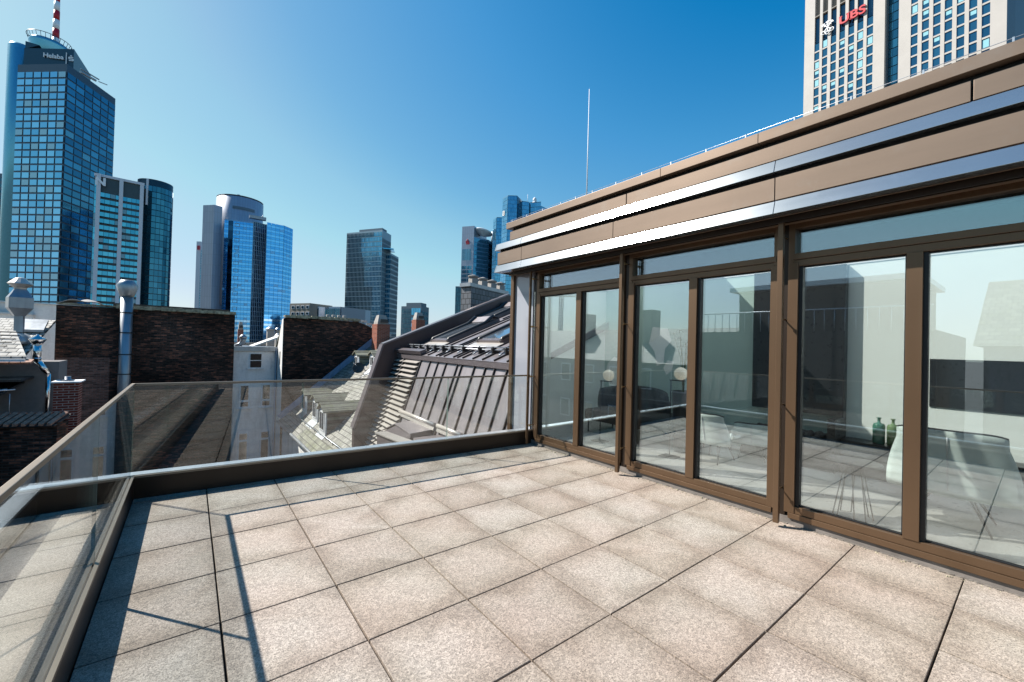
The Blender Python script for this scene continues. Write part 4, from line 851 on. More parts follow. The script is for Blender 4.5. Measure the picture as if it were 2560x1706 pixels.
# ------------------------------------------------------------------ towers
TPY = None
def GPt(px, d, py=None):      # plan point under the spot seen at column px (row TPY) with camera depth d
    py = py if py is not None else TPY
    p = dep(px, 858+(px-1280)*.0265 if py is None else py, d); return V(p.x, p.y, 0)
def HT(px, py, d): return dep(px, py, d).z
def curtain(mb, A, B, z0, z1, nx, nz, gap=(.14, .16), proud=.12, pi=0, skip=None):
    # rectangular panes set on the wall plane A-B, facing the camera side
    d = (B-A); n_ = V(d.y, -d.x, 0).normalized()
    if n_.dot(CAM-A) < 0: n_ = -n_
    for i in range(nx):
        for j in range(nz):
            if skip and skip(i, j): continue
            u0, u1 = (i+gap[0]/2)/nx, (i+1-gap[0]/2)/nx; w0 = z0+(z1-z0)*(j+gap[1]/2)/nz; w1 = z0+(z1-z0)*(j+1-gap[1]/2)/nz
            p, q = A+d*u0+n_*proud, A+d*u1+n_*proud
            pts = [V(p.x, p.y, w0), V(q.x, q.y, w0), V(q.x, q.y, w1), V(p.x, p.y, w1)]
            nn = (pts[1]-pts[0]).cross(pts[3]-pts[0])
            if nn.dot(n_) < 0: pts.reverse()
            mb.face(pts, pi(i, j) if callable(pi) else pi)
def text(body, size, origin, xdir, mat, parent, name, ext=0.3, updir=V(0, 0, 1), bold=0.0, shear=0, sx=1.0):
    cu_ = bpy.data.curves.new(name, 'FONT'); cu_.body = body; cu_.size = size; cu_.extrude = ext; cu_.offset = bold; cu_.shear = shear
    o = bpy.data.objects.new(name, cu_); COL.objects.link(o); cu_.materials.append(mat)
    dg = bpy.context.evaluated_depsgraph_get(); me = bpy.data.meshes.new_from_object(o.evaluated_get(dg)); me.materials.clear(); me.materials.append(mat)
    bpy.data.objects.remove(o); o = bpy.data.objects.new(name, me); COL.objects.link(o)
    x = Vector(xdir).normalized(); y = updir; z = x.cross(y)
    pl = parent_loc(parent); o.parent = parent
    o.matrix_local = Matrix(((x.x*sx, y.x, z.x, origin.x-pl.x), (x.y*sx, y.y, z.y, origin.y-pl.y), (x.z*sx, y.z, z.z, origin.z-pl.z), (0, 0, 0, 1)))
    return o

# colours
T['hel_frame'] = plain('dark_blue_mullion', (0.045, 0.075, 0.11), 0.4, 0.3)
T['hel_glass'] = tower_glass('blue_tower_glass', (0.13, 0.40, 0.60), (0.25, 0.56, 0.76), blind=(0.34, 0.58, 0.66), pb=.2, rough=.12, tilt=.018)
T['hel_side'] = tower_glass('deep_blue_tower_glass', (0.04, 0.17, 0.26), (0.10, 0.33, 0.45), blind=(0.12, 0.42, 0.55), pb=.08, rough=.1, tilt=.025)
T['hel_crown'] = plain('dark_crown_cladding', (0.025, 0.065, 0.095), 0.35, 0.3)
T['hel_round'] = metal_mat('blue_round_glass', (0.14, 0.40, 0.52), 0.25, 0.7, 0.05)
T['teal'] = tower_glass('teal_tower_glass', (0.045, 0.28, 0.42), (0.10, 0.43, 0.58), blind=(0.14, 0.30, 0.38), pb=.12, tilt=.018)
T['teal_dark'] = tower_glass('dark_teal_glass', (0.025, 0.13, 0.20), (0.05, 0.21, 0.30), tilt=.016)
T['wframe'] = plain('white_tower_frame', (0.62, 0.64, 0.68), 0.5, var=.04)
T['tealframe'] = plain('teal_mullion', (0.03, 0.06, 0.075), 0.4)
T['silverpanel'] = None
m = N('silver_tower_panel'); uv = m.walluv(); b = m.n('TexBrick'); m.set(b.inputs['Vector'], uv); b.inputs['Scale'].default_value = 1; b.offset = 0
b.inputs['Brick Width'].default_value = 1.9; b.inputs['Row Height'].default_value = 9; b.inputs['Mortar Size'].default_value = .09
b.inputs['Color1'].default_value = c4(.34, .37, .45); b.inputs['Color2'].default_value = c4(.38, .41, .48); b.inputs['Mortar'].default_value = c4(.26, .28, .33)
m.p(col=b.outputs['Color'], metal=.35, rough=.4); T['silverpanel'] = m.mat
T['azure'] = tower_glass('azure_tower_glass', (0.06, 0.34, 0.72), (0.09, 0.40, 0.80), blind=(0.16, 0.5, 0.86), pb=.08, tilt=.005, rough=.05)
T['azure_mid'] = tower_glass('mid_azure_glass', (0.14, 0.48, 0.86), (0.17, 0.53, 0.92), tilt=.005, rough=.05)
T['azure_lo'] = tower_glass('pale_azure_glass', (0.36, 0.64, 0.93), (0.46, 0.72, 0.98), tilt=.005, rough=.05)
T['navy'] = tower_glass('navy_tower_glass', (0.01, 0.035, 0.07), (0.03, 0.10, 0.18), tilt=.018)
T['azframe'] = plain('pale_blue_mullion', (0.20, 0.40, 0.62), 0.4, 0.3)
T['navyframe'] = plain('pale_navy_mullion', (0.30, 0.42, 0.52), 0.4)
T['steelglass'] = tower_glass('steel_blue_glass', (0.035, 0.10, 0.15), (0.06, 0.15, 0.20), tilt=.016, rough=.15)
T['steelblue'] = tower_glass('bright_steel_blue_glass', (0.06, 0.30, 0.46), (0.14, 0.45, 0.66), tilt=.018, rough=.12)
T['steelframe'] = plain('steel_fin', (0.30, 0.42, 0.48), 0.5, 0.2)
T['greyblock'] = plain('grey_blue_cladding', (0.10, 0.15, 0.19), 0.6)
T['beige'] = plain('beige_block_cladding', (0.22, 0.20, 0.17), 0.8)
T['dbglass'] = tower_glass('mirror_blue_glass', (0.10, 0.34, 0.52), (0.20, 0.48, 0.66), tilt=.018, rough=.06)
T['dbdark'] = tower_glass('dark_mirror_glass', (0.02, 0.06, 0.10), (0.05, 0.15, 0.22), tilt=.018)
T['dbframe'] = plain('dark_mirror_mullion', (0.06, 0.16, 0.23), 0.4)
T['ubsglass'] = tower_glass('ubs_window_glass', (0.015, 0.09, 0.18), (0.03, 0.15, 0.26), blind=(0.35, 0.62, 0.70), pb=.0, tilt=.02, rough=.1, metal=.6)
T['ubsblind'] = N('window_with_blind').p(col=(0.25, 0.50, 0.56), rough=.2).mat

# far left dark tower
TPY = 440
t = thing('office_tower', 'plain dark blue tower cut by the left edge of the photo', 'tower', GPt(10, 240))
a, b = GPt(-150, 400), GPt(30, 410); c = b+(b-a).cross(V(0, 0, 1)).normalized()*-30
m = MB(); n_ = V(-(b-a).y, (b-a).x, 0).normalized()*30; z1 = HT(15, 432, 406)
m.plan([a, b, b+n_, a+n_], -19, z1); m.build('body', T['greyblock'], t)
m = MB(); curtain(m, a, b, 0, z1-3, 16, 26, gap=(.2, .5), proud=.1); m.build('curtain_wall', T['steelglass'], t)

# glass tower with crown and mast
TPY = 158
A, B, C_ = GPt(45, 252), GPt(168, 250), GPt(292, 286); Dd = A+(C_-B)
t = thing('glass_tower', 'tallest blue glass tower with dark crown, mast and Helaba lettering', 'tower', (A+C_)/2)
zt = HT(168, 160, 250); zb = -19
m = MB(); m.plan([A, B, C_, Dd], zb, zt); m.build('body', T['hel_frame'], t)
zp = HT(168, 178, 250)
m = MB(); curtain(m, A, B, zp-42*4.36, zp, 6, 42, gap=(.16, .24), proud=.3)
m.build('front_curtain_wall', T['hel_glass'], t)
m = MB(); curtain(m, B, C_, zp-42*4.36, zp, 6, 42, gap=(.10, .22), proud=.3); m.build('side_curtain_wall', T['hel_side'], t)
K1, K2, K3 = GPt(59, 257), GPt(184, 262), GPt(228, 288); K4 = K1+(K3-K2)
zc = HT(184, 123, 262)
m = MB()
m.hexa([V(p.x, p.y, zt) for p in (K1, K2, K3, K4)]+[V(K1.x, K1.y, HT(59, 120, 257)), V(K2.x, K2.y, zc), V(K3.x, K3.y, zc), V(K4.x, K4.y, zc)]); 
k0 = lerp(K1, K2, .02); k9 = lerp(K1, K2, .3); m.prism([V(k0.x, k0.y, HT(59, 121, 257)), V(k9.x, k9.y, zc-.5), V(k0.x, k0.y, HT(60, 102, 257))], (K4-K1)*.5)
m.build('crown', T['hel_crown'], t)
cc = GPt(54, 266); r = 6.0
m = MB(); m.lathe([(r, zb), (r, HT(48, 103, 260)-1), (r*.9, HT(48, 102, 260))], (cc.x, cc.y, 0), 24); m.build('round_stair_tower', T['hel_round'], t)
cc = GPt(122, 275); zz = HT(122, 112, 275)
m = MB(); m.lathe([(8.6, zt), (8.6, zz-4), (9.3, zz-2), (9.3, zz), (8.8, zz+.1)], (cc.x, cc.y, 0), 28); m.build('rooftop_drum', T['hel_round'], t)
m = MB()
for k in range(28):
    a_ = 2*math.pi*k/28; m.tube([(cc.x+9.3*math.cos(a_), cc.y+9.3*math.sin(a_), zz), (cc.x+10.2*math.cos(a_), cc.y+10.2*math.sin(a_), zz+2.6)], .15, 4)
m.tube([(cc.x+10.2*math.cos(k*math.pi/14), cc.y+10.2*math.sin(k*math.pi/14), zz+2.6) for k in range(29)], .2, 4); m.build('ring_screen', T['hel_frame'], t)
mc = GPt(137, 275); z0 = HT(137, 115, 275); mast = None
m = MB(); seg = (HT(137, 22, 275)-HT(137, 45, 275))
for k in range(9):
    rr = 1.75-.08*k; m.lathe([(rr, z0+k*seg-1), (rr, z0+(k+1)*seg-1)], (mc.x, mc.y, 0), 10, m=(1 if k % 2 else 0), sm=True)
m.build('mast', [T['white'], T['red']], t, label='red and white banded mast')
dd = (K2-K1).normalized(); nn_ = V(dd.y, -dd.x, 0)
if nn_.dot(CAM-K1) < 0: nn_ = -nn_
o_ = lerp(K1, K2, .42)+nn_*.6; zl = HT(115, 145, 258)
text('Helaba', 3.9, V(*(lerp(K1, K2, .40)+nn_*.6)[:2], zl+.8), dd, T['white'], t, 'lettering', bold=.06)
m = MB(); p = lerp(K1, K2, .865)+nn_*.6; m.bar(V(p.x, p.y, zl-2), V(p.x, p.y, zl+5.5), dd*.2, nn_*.1)
p = lerp(K1, K2, .92)+nn_*.6
for q in ((0, 0), (0, 1.0), (0, 2.0)): m.bar(p+V(0, 0, zl+.8+q[1]), p+dd*2.2+V(0, 0, zl+.8+q[1]), V(0, 0, .3), nn_*.1)
m.bar(p+V(0, 0, zl+1.9), p+V(0, 0, zl+2.9), dd*.3, nn_*.12); m.bar(p+dd*2.2+V(0, 0, zl+.8), p+dd*2.2+V(0, 0, zl+1.8), dd*.3, nn_*.12); m.lathe([(.2, 0), (.5, .5), (.2, 1.0)], p+dd*1.1+V(0, 0, zl+3.2), 8); m.build('logo', T['white'], t)
m = MB(); q = lerp(B, C_, .25); m.tube([V(q.x, q.y, zt+1), V(*(lerp(B, C_, .55)[:2]), zt+2.5)], .8, 6); q2 = lerp(B, C_, .62); m.tube([V(q.x, q.y, zt+3), V(q2.x, q2.y, HT(240, 194, 270))], .45, 5); q3 = lerp(B, C_, .8); m.tube([V(q2.x, q2.y, HT(240, 199, 270)), V(q3.x, q3.y, HT(252, 197, 272))], .3, 5); m.build('roof_crane', T['galv'], t)

# white framed teal tower
z1f = lambda a, b: (a*.5104, b*.5104)
TPY = 445
A, B = GPt(236, 234.0), GPt(362, 248.0); Cn = GPt(420, 257.4)
t = thing('framed_tower', 'teal glass tower with white frame right of the tallest tower', 'tower', (A+B)/2)
back = V(-(B-A).y, (B-A).x, 0).normalized()*30
if back.dot(CAM-A) > 0: back = -back
z1 = HT(248, 437, 234)
m = MB(); m.plan([A, B, B+back, A+back], -19, z1); m.build('body', T['tealframe'], t)
c0, c1 = GPt(250, 234.4), GPt(304, 241.0); c2, c3 = GPt(308, 241.6), GPt(354, 246.9)
m = MB(); zlo = 0
for p_, q_ in ((c0, c1), (c2, c3)):
    curtain(m, p_, q_, z1-9-30*3.7, z1-9, 4, 30, gap=(.06, .38), proud=.25)
curtain(m, GPt(238, 234.0), GPt(246, 234.0), z1-9-30*3.7, z1-3, 1, 31, gap=(.1, .06), proud=.3)
m.build('curtain_wall', T['teal'], t)
m = MB(); n_ = -back.normalized()
for px, d in ((247.5, 234.2), (304.5, 241), (356, 247.3)):
    p = GPt(px, d)+n_*.5; m.bar(V(p.x, p.y, -19), V(p.x, p.y, z1+.5), (B-A).normalized()*.85, n_*.5)
p, q = A+n_*.5, B+n_*.5; m.bar(V(p.x, p.y, z1), V(q.x, q.y, z1), V(0, 0, .7), n_*.6)
p, q = A-back*0+back*.4, B+back*.4; m.bar(V(p.x, p.y, z1+3.4), V(q.x, q.y, z1+2), V(0, 0, .8), n_*.7)
m.build('white_frame', T['wframe'], t)
text('N', 5.8, V(*(GPt(238, 233.2)+n_*1.0)[:2], z1-5.8), (B-A), T['white'], t, 'lettering', bold=.25)
# rounded right wing
cw_ = GPt(390, 262.9); rr = 8.6; zz = HT(395, 457, 261)
m = MB(); m.lathe([(rr, -19), (rr, zz)], (cw_.x, cw_.y, 0), 40); m.build('round_wing', T['tealframe'], t)
m = MB()
for k in range(26):
    a0, a1 = 2*math.pi*(k+.04)/26, 2*math.pi*(k+.96)/26
    for j in range(30):
        w0, w1 = zz-4-(j+.94)*3.7, zz-4-(j+.06)*3.7; rq = rr+.15
        m.face([V(cw_.x+rq*math.cos(a0), cw_.y+rq*math.sin(a0), w0), V(cw_.x+rq*math.cos(a1), cw_.y+rq*math.sin(a1), w0), V(cw_.x+rq*math.cos(a1), cw_.y+rq*math.sin(a1), w1), V(cw_.x+rq*math.cos(a0), cw_.y+rq*math.sin(a0), w1)])
m.build('round_curtain_wall', T['teal_dark'], t)
m = MB(); p, q = GPt(366, 253.5), GPt(398, 259.7); z2 = HT(380, 450, 256); m.plan([p, q, q+back*.5, p+back*.5], z1-10, z2); m.build('roof_storey', T['wframe'], t)

# silver and blue tower
z2f = lambda a, b: (440+.2933*a, 440+.2933*b)
D0 = 350
TPY = 540
t = thing('silver_blue_tower', 'silver panelled tower with round top and bright blue glass wings', 'tower', GPt(620, D0+20))
def mono(pxs, ds, ytop, mat, name, depth=25, bottom=-19, ybot=None):
    m = MB(); P = [GPt(x, d) for x, d in zip(pxs, ds)]; P2 = [GPt(x, d+depth) for x, d in zip(reversed(pxs), reversed(ds))]
    zt_ = [HT(x, y, d) for x, y, d in zip(pxs, ytop, ds)]; zt_ = sum(zt_)/len(zt_)
    m.plan(P+P2, bottom, zt_); return m.build(name, mat, t), zt_, P
_, zs_, P = mono([507, 535, 562], [352, 350, 356], [511, 514, 519], T['silverpanel'], 'silver_slab', 20)
cc = GPt(600, 372); zz = HT(600, 493, 358)
m = MB(); m.lathe([(17.8, 30), (17.8, zz), (17.2, zz+.4)], (cc.x, cc.y, 0), 44); m.build('round_core', T['silverpanel'], t)
m = MB(); m.lathe([(17.5, zz+1.0), (17.7, zz+1.3)], (cc.x, cc.y, 0), 44); m.box(cc.x-3, cc.x-1, cc.y-8, cc.y-6, zz, zz+4.5); m.box(cc.x-4.4, cc.x-3.8, cc.y-8, cc.y-7.4, zz, zz+3); m.build('roof_rail', T['galv'], t)
m = MB()
for k in range(9):
    a0 = R(-112+k*6); a1 = a0+R(6); rq = 18.0
    m.face([V(cc.x+rq*math.cos(a0), cc.y+rq*math.sin(a0), zz-11), V(cc.x+rq*math.cos(a1), cc.y+rq*math.sin(a1), zz-11), V(cc.x+rq*math.cos(a1), cc.y+rq*math.sin(a1), zz-8.5), V(cc.x+rq*math.cos(a0), cc.y+rq*math.sin(a0), zz-8.5)])
m.build('grille', T['greyblock'], t)
E_ = [(562, 341), (572, 342), (584, 343), (634, 349), (666, 358), (711, 360), (733, 371)]
Q = [GPt(*e) for e in E_]; zt = HT(600, 553, 346); zt2 = HT(690, 558, 355)
m = MB(); m.plan(Q[:4]+[GPt(634, 385), GPt(562, 375)], -19, zt); m.plan([GPt(634.2, 357.5), Q[4], Q[5], Q[6], GPt(733, 395), GPt(634.2, 385)], -19, zt2-.6); m.build('glass_wing_body', T['azframe'], t)
FL = 4.0; nfl = 40
nfr = 80
for (p_, q_, nx_, zz_) in ((Q[0], Q[1], 2, zt), (Q[2], Q[3], 6, zt), (GPt(668, 349.5), GPt(711, 359.5), 4, zt2), (Q[5], Q[6], 3, zt2)):
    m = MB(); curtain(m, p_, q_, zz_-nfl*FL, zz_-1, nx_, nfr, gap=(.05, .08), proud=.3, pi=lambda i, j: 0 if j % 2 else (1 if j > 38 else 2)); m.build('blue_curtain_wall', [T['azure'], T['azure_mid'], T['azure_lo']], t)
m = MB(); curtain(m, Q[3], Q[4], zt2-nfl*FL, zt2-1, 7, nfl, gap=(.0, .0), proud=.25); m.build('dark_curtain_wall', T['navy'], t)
m = MB(); curtain(m, Q[1], Q[2], zt-nfl*FL, zt-1, 1, nfl, gap=(0, 0), proud=.3); m.build('dark_glass_strip', T['navy'], t)
m = MB(); d_ = Q[4]-Q[3]; n_ = V(d_.y, -d_.x, 0).normalized(); n_ = n_ if n_.dot(CAM-Q[3]) > 0 else -n_
for k in range(8): p = Q[3]+d_*(k/7)+n_*.4; m.bar(V(p.x, p.y, -19), V(p.x, p.y, zt2-1), d_.normalized()*.18, n_*.1)
for j in range(nfl): p, q = Q[3]+n_*.42, Q[4]+n_*.42; z_ = zt2-1-j*(zt2-1-(zt2-nfl*FL))/nfl; m.bar(V(p.x, p.y, z_), V(q.x, q.y, z_), V(0, 0, .16), n_*.1)
m.build('white_mullions', T['navyframe'], t)
m = MB(); d_ = (Q[3]-Q[2]); n_ = V(d_.y, -d_.x, 0).normalized(); n_ = n_ if n_.dot(CAM-Q[3]) > 0 else -n_
for j in range(24):
    p = Q[2]+d_*.2+n_*.45; z_ = zt-4-j*6.3
    for s_ in (-1.5, 1.5): m.bar(V(*(p+d_.normalized()*s_)[:2], z_-1.4), V(*(p+d_.normalized()*s_)[:2], z_+1.4), d_.normalized()*.16, n_*.1); m.bar(V(*(p-d_.normalized()*1.5)[:2], z_+s_*.93), V(*(p+d_.normalized()*1.5)[:2], z_+s_*.93), V(0, 0, .16), n_*.1)
m.build('framed_vents', T['navyframe'], t)
m = MB(); p = GPt(648, 350); m.box(p.x-7, p.x+5, p.y-2, p.y+2, zt2+1, zt2+3.4); m.tube([V(p.x+2, p.y, zt2+3), V(*GPt(658, 350)[:2], HT(658, 540, 350))], .3, 5); m.build('maintenance_crane', T['galv'], t)
# slim tower behind
t = thing('slim_tower', 'slim grey tower edge with red emblem directly left of the silver slab', 'tower', GPt(498, 420))
TPY = 620
A, B, C_ = GPt(491, 420), GPt(502, 420), GPt(512, 425); z1 = HT(496, 604, 420)
bk = V(-(B-A).y, (B-A).x, 0).normalized()*30; bk = bk if bk.dot(CAM-A) < 0 else -bk
m = MB(); m.plan([A, B, B+bk, A+bk], -19, z1); m.plan([B, C_, C_+bk, B+bk], -19, HT(505, 620, 420)); m.build('body', T['wframe'], t)
m = MB(); curtain(m, GPt(493, 419.6), GPt(501, 419.6), z1-9, z1-4, 1, 1, proud=.5); m.build('emblem', T['redlogo'], t)
m = MB(); curtain(m, B, C_, -10, HT(505, 625, 420), 3, 40, gap=(.2, .25), proud=.3); m.build('curtain_wall', T['teal'], t)

# low far blocks
TPY = None
t = thing('beige_block', 'low beige block with square windows right of the blue tower', 'building', GPt(750, 300))
A, B = GPt(722, 300), GPt(772, 292); z1 = HT(750, 759, 297); bk = (B-A).cross(V(0, 0, 1)).normalized()*20; bk = bk if bk.dot(CAM-A) < 0 else -bk
m = MB(); m.plan([A, B, B+bk, A+bk], -19, z1); m.build('wall', T['beige'], t)
for i in range(4):
    for j in range(3):
        u0 = .1+i*.24; p, q = lerp(A, B, u0), lerp(A, B, u0+.15); w1 = z1-1.6-j*4.6
        m = MB(); m.plan([p-bk*.012, q-bk*.012, q, p], w1-2.3, w1); f = m.build('window', T['wframe'], t)
        m = MB(); m.plan([lerp(p, q, .15)-bk*.018, lerp(p, q, .85)-bk*.018, lerp(p, q, .85), lerp(p, q, .15)], w1-1.95, w1-.35); m.build('pane', T['steelglass'], f)
t = thing('framed_block', 'low dark block with white frame grid left of the striped tower', 'building', GPt(820, 300))
bk = bk.normalized()*25
for (a_, b_, d0_, d1_, y_) in ((772, 795, 300, 298, 767), (795, 820, 303, 303, 769), (820, 848, 298, 296, 767), (848, 864, 296, 304, 767)):
    A, B = GPt(a_, d0_), GPt(b_, d1_); z1 = HT(a_, y_, d0_); m = MB(); m.plan([A, B, B+bk, A+bk], -19, z1); m.build('wall', T['wframe'] if a_ != 795 else T['greyblock'], t)
    m = MB(); curtain(m, A, B, z1-6*4.8, z1-1, 5 if b_-a_ > 20 else 4, 4, gap=(.22, .08), proud=.25); m.build('curtain_wall', T['steelglass'], t)

# striped steel tower
t = thing('striped_tower', 'dark steel blue tower with fine vertical fins in the middle of the skyline', 'tower', GPt(920, 345))
TPY = 590
A, B, C_ = GPt(867, 342), GPt(956, 330), GPt(978, 345); bk = (A-B).normalized()*0; Dd = A+(C_-B)
z1 = HT(867, 583, 342)
m = MB(); m.plan([A, B, C_, Dd], -19, z1); m.build('body', T['steelframe'], t)
nfx, nfz = 26, 38
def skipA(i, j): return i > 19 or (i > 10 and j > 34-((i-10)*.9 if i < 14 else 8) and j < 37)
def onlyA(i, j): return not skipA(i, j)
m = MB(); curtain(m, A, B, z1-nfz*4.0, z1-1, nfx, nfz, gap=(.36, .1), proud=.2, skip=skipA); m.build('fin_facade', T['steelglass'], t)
m = MB(); curtain(m, A, B, z1-nfz*4.0, z1-1, nfx, nfz, gap=(.36, .2), proud=.2, skip=onlyA); m.build('blue_facade', T['steelblue'], t)  # brighter blue panes in the bays left out above
m = MB(); curtain(m, B, C_, z1-nfz*4.0, z1-6, 8, nfz, gap=(.4, .2), proud=.2); m.build('side_facade', T['greyblock'], t)
m = MB(); m.plan([lerp(A, B, .27)+(C_-B)*.3, lerp(A, B, .92)+(C_-B)*.3, lerp(A, B, .92)+(C_-B)*.8, lerp(A, B, .27)+(C_-B)*.8], z1, z1+3.2); m.build('roof_storey', T['greyblock'], t)
A2, B2, C2 = GPt(963, 338), GPt(979, 336), GPt(998, 352); z2 = HT(972, 634, 337)
m = MB(); m.plan([A2, B2, C2, A2+(C2-B2)], -19, z2); m.build('side_wing', T['steelframe'], t)
m = MB(); curtain(m, A2, B2, z2-32*4, z2-1, 4, 32, gap=(.16, .3), proud=.2); m.build('wing_facade', T['steelblue'], t)
m = MB(); curtain(m, B2, C2, z2-32*4, z2-1, 7, 32, gap=(.3, .3), proud=.2); m.build('wing_side_facade', T['greyblock'], t)
m = MB(); p = A2; m.plan([GPt(957, 331), GPt(985, 333), GPt(988, 345), GPt(960, 345)], z2+2.4, z2+3.2); m.build('canopy', T['steelblue'], t)
# small office block
TPY = None
t = thing('office_block', 'small dark block with glazed bays right of the striped tower', 'building', GPt(1035, 300))
A, B, C_ = GPt(1001, 300), GPt(1051, 294), GPt(1070, 306); Dd = A+(C_-B); z1 = HT(1001, 766, 300)
m = MB(); m.plan([A, B, C_, Dd], -19, z1); m.build('body', T['greyblock'], t)
m = MB(); m.plan([lerp(A, B, .25), lerp(A, B, .98), lerp(A, B, .98)+(C_-B)*.7, lerp(A, B, .25)+(C_-B)*.7], z1, z1+2.4); m.build('roof_storey', T['greyblock'], t)
m = MB(); curtain(m, lerp(A, B, .03), lerp(A, B, .5), z1-60, z1-1.5, 7, 16, gap=(.45, .15), proud=.2); curtain(m, B, C_, z1-60, z1-3, 5, 16, gap=(.35, .35), proud=.2); m.build('fin_facade', T['steelglass'], t)
m = MB(); curtain(m, lerp(A, B, .52), lerp(A, B, .97), z1-6.5, z1-1.2, 4, 1, gap=(.1, .1), proud=.2); curtain(m, lerp(A, B, .52), lerp(A, B, .97), z1-60, z1-7.5, 4, 13, gap=(.15, .4), proud=.2); m.build('glazed_bays', T['steelblue'], t)
# dark slim tower behind the slate chimney
t = thing('dark_tower', 'narrow dark tower left of the slate clad chimney', 'tower', GPt(1144, 300))
A, B = GPt(1135, 300), GPt(1165, 300); z1 = HT(1140, 716, 300); bk = V(-(B-A).y, (B-A).x, 0).normalized()*20; bk = bk if bk.dot(CAM-A) < 0 else -bk
m = MB(); m.plan([A, B, B+bk, A+bk], -19, z1); m.build('body', T['greyblock'], t)
m = MB(); curtain(m, A, B, -10, z1-1, 8, 16, gap=(.35, .1), proud=.2); m.build('facade', T['steelglass'], t)

# tower with red emblem slab and disc roof
z3f = lambda a, b: (800+.2933*a, 440+.2933*b)
TPY = 590
t = thing('disc_roof_tower', 'blue glass tower with pale slab, red emblem and tilted disc roof', 'tower', GPt(1195, 400))
A, B, C_ = GPt(1155, 402), GPt(1185, 398), GPt(1222, 408); E2 = GPt(1234, 420)
z1 = HT(1170, 566, 400); z2 = HT(1186, 594, 400)
bk = V(-(B-A).y, (B-A).x, 0).normalized()*32; bk = bk if bk.dot(CAM-A) < 0 else -bk
m = MB(); m.plan([A, B, B+bk, A+bk], -19, z1); m.build('emblem_slab', T['silverpanel'], t)
m = MB(); m.plan([B, C_, E2, E2+bk*.6, B+bk*.9], -19, z2); m.build('body', T['azframe'], t)
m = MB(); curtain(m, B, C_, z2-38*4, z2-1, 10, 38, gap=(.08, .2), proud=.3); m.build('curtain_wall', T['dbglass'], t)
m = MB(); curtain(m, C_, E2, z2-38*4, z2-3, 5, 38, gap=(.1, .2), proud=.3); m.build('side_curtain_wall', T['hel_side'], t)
m = MB(); curtain(m, lerp(A, B, .04), lerp(A, B, .82), z1-33, z1-22, 9, 1, gap=(.4, 0), proud=.3); curtain(m, lerp(A, B, .04), lerp(A, B, .45), z1-190, z1-38, 4, 38, gap=(.15, .2), proud=.3); curtain(m, lerp(A, B, .5), lerp(A, B, .88), z1-190, z1-38, 4, 38, gap=(.15, .2), proud=.3); m.build('slab_windows', T['hel_side'], t)
d_ = (B-A).normalized(); n_ = -bk.normalized(); p = lerp(A, B, .38)+n_*.5; zc_ = z1-17
m = MB()
for k in (0, 1.15, 2.3): m.bar(V(*p[:2], zc_+k), V(*(p+d_*3)[:2], zc_+k), V(0, 0, .5), n_*.2)
m.bar(V(*p[:2], zc_+1.1), V(*p[:2], zc_+2.5), d_*.45, n_*.22); m.bar(V(*(p+d_*3)[:2], zc_-.2), V(*(p+d_*3)[:2], zc_+1.2), d_*.45, n_*.22); m.lathe([(.3, 0), (.85, .7), (.3, 1.4)], V(*(p+d_*1.5)[:2], zc_+3.0), 8); m.build('red_logo', T['redlogo'], t)
cc = GPt(1208, 405); zz = HT(1208, 580, 400)
m = MB(); ax = (GPt(1230, 410)-GPt(1188, 400)).normalized(); tilt = (ax*1.0+V(0, 0, -.26)).normalized(); pn = V(-ax.y, ax.x, 0); cen = V(cc.x, cc.y, zz+1)
def disc(u, v): a_ = 2*math.pi*u; return cen+tilt*(9.2*v*math.cos(a_))+pn*(9.2*v*math.sin(a_))+V(0, 0, -4.2*(1-v))
m.grid(disc, 28, 5); m.build('disc_roof', T['wframe'], t, solid=.8)
m = MB(); p = GPt(1232, 415); m.tube([V(p.x, p.y, z2), V(p.x, p.y, HT(1232, 580, 415))], 1.6, 6); m.build('roof_post', T['wframe'], t)

TPY = 530
# twin mirror towers
def facet_tower(label, pts, ytop, panes, extra=None):
    global t
    t = thing('mirror_tower', label, 'tower', GPt(*pts[0]), 'twin mirrored towers')
    P = [GPt(*p) for p in pts]; z1 = HT(pts[0][0], ytop, pts[0][1])
    back = [GPt(pts[-1][0], pts[-1][1]+35), GPt(pts[0][0], pts[0][1]+35)]
    m = MB(); m.plan(P+back, -19, z1); m.build('body', T['dbframe'], t)
    for k, (nx, mt) in enumerate(panes):
        m = MB(); curtain(m, P[k], P[k+1], z1-52*3.3, z1-.5, nx, 52, gap=(.12, .07), proud=.25); m.build('facet', T[mt], t)
    return P, z1
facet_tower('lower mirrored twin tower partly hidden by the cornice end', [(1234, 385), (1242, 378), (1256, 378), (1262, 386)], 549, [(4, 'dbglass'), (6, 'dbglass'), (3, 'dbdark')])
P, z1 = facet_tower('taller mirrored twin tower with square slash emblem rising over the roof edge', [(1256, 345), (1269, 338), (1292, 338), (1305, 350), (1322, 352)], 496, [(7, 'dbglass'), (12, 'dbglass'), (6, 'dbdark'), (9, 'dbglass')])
m = MB(); A, B = P[0], P[1]; d_ = (B-A).normalized(); n_ = V(d_.y, -d_.x, 0); n_ = n_ if n_.dot(CAM-A) > 0 else -n_
p = lerp(A, B, .2)+n_*.5; zq = HT(1262, 538, 341); s_ = 2.6
for a_, b_ in (((0, 0), (s_, 0)), ((s_, 0), (s_, s_*1.3)), ((s_, s_*1.3), (0, s_*1.3)), ((0, s_*1.3), (0, 0)), ((s_*.3, s_*.3), (s_*.7, s_*1.0))):
    pa, pb = p+d_*a_[0]+V(0, 0, zq+a_[1]), p+d_*b_[0]+V(0, 0, zq+b_[1]); dr = (pb-pa).normalized(); m.bar(pa, pb, dr.cross(n_)*.22, n_*.2)
m.build('slash_emblem', T['white'], t)
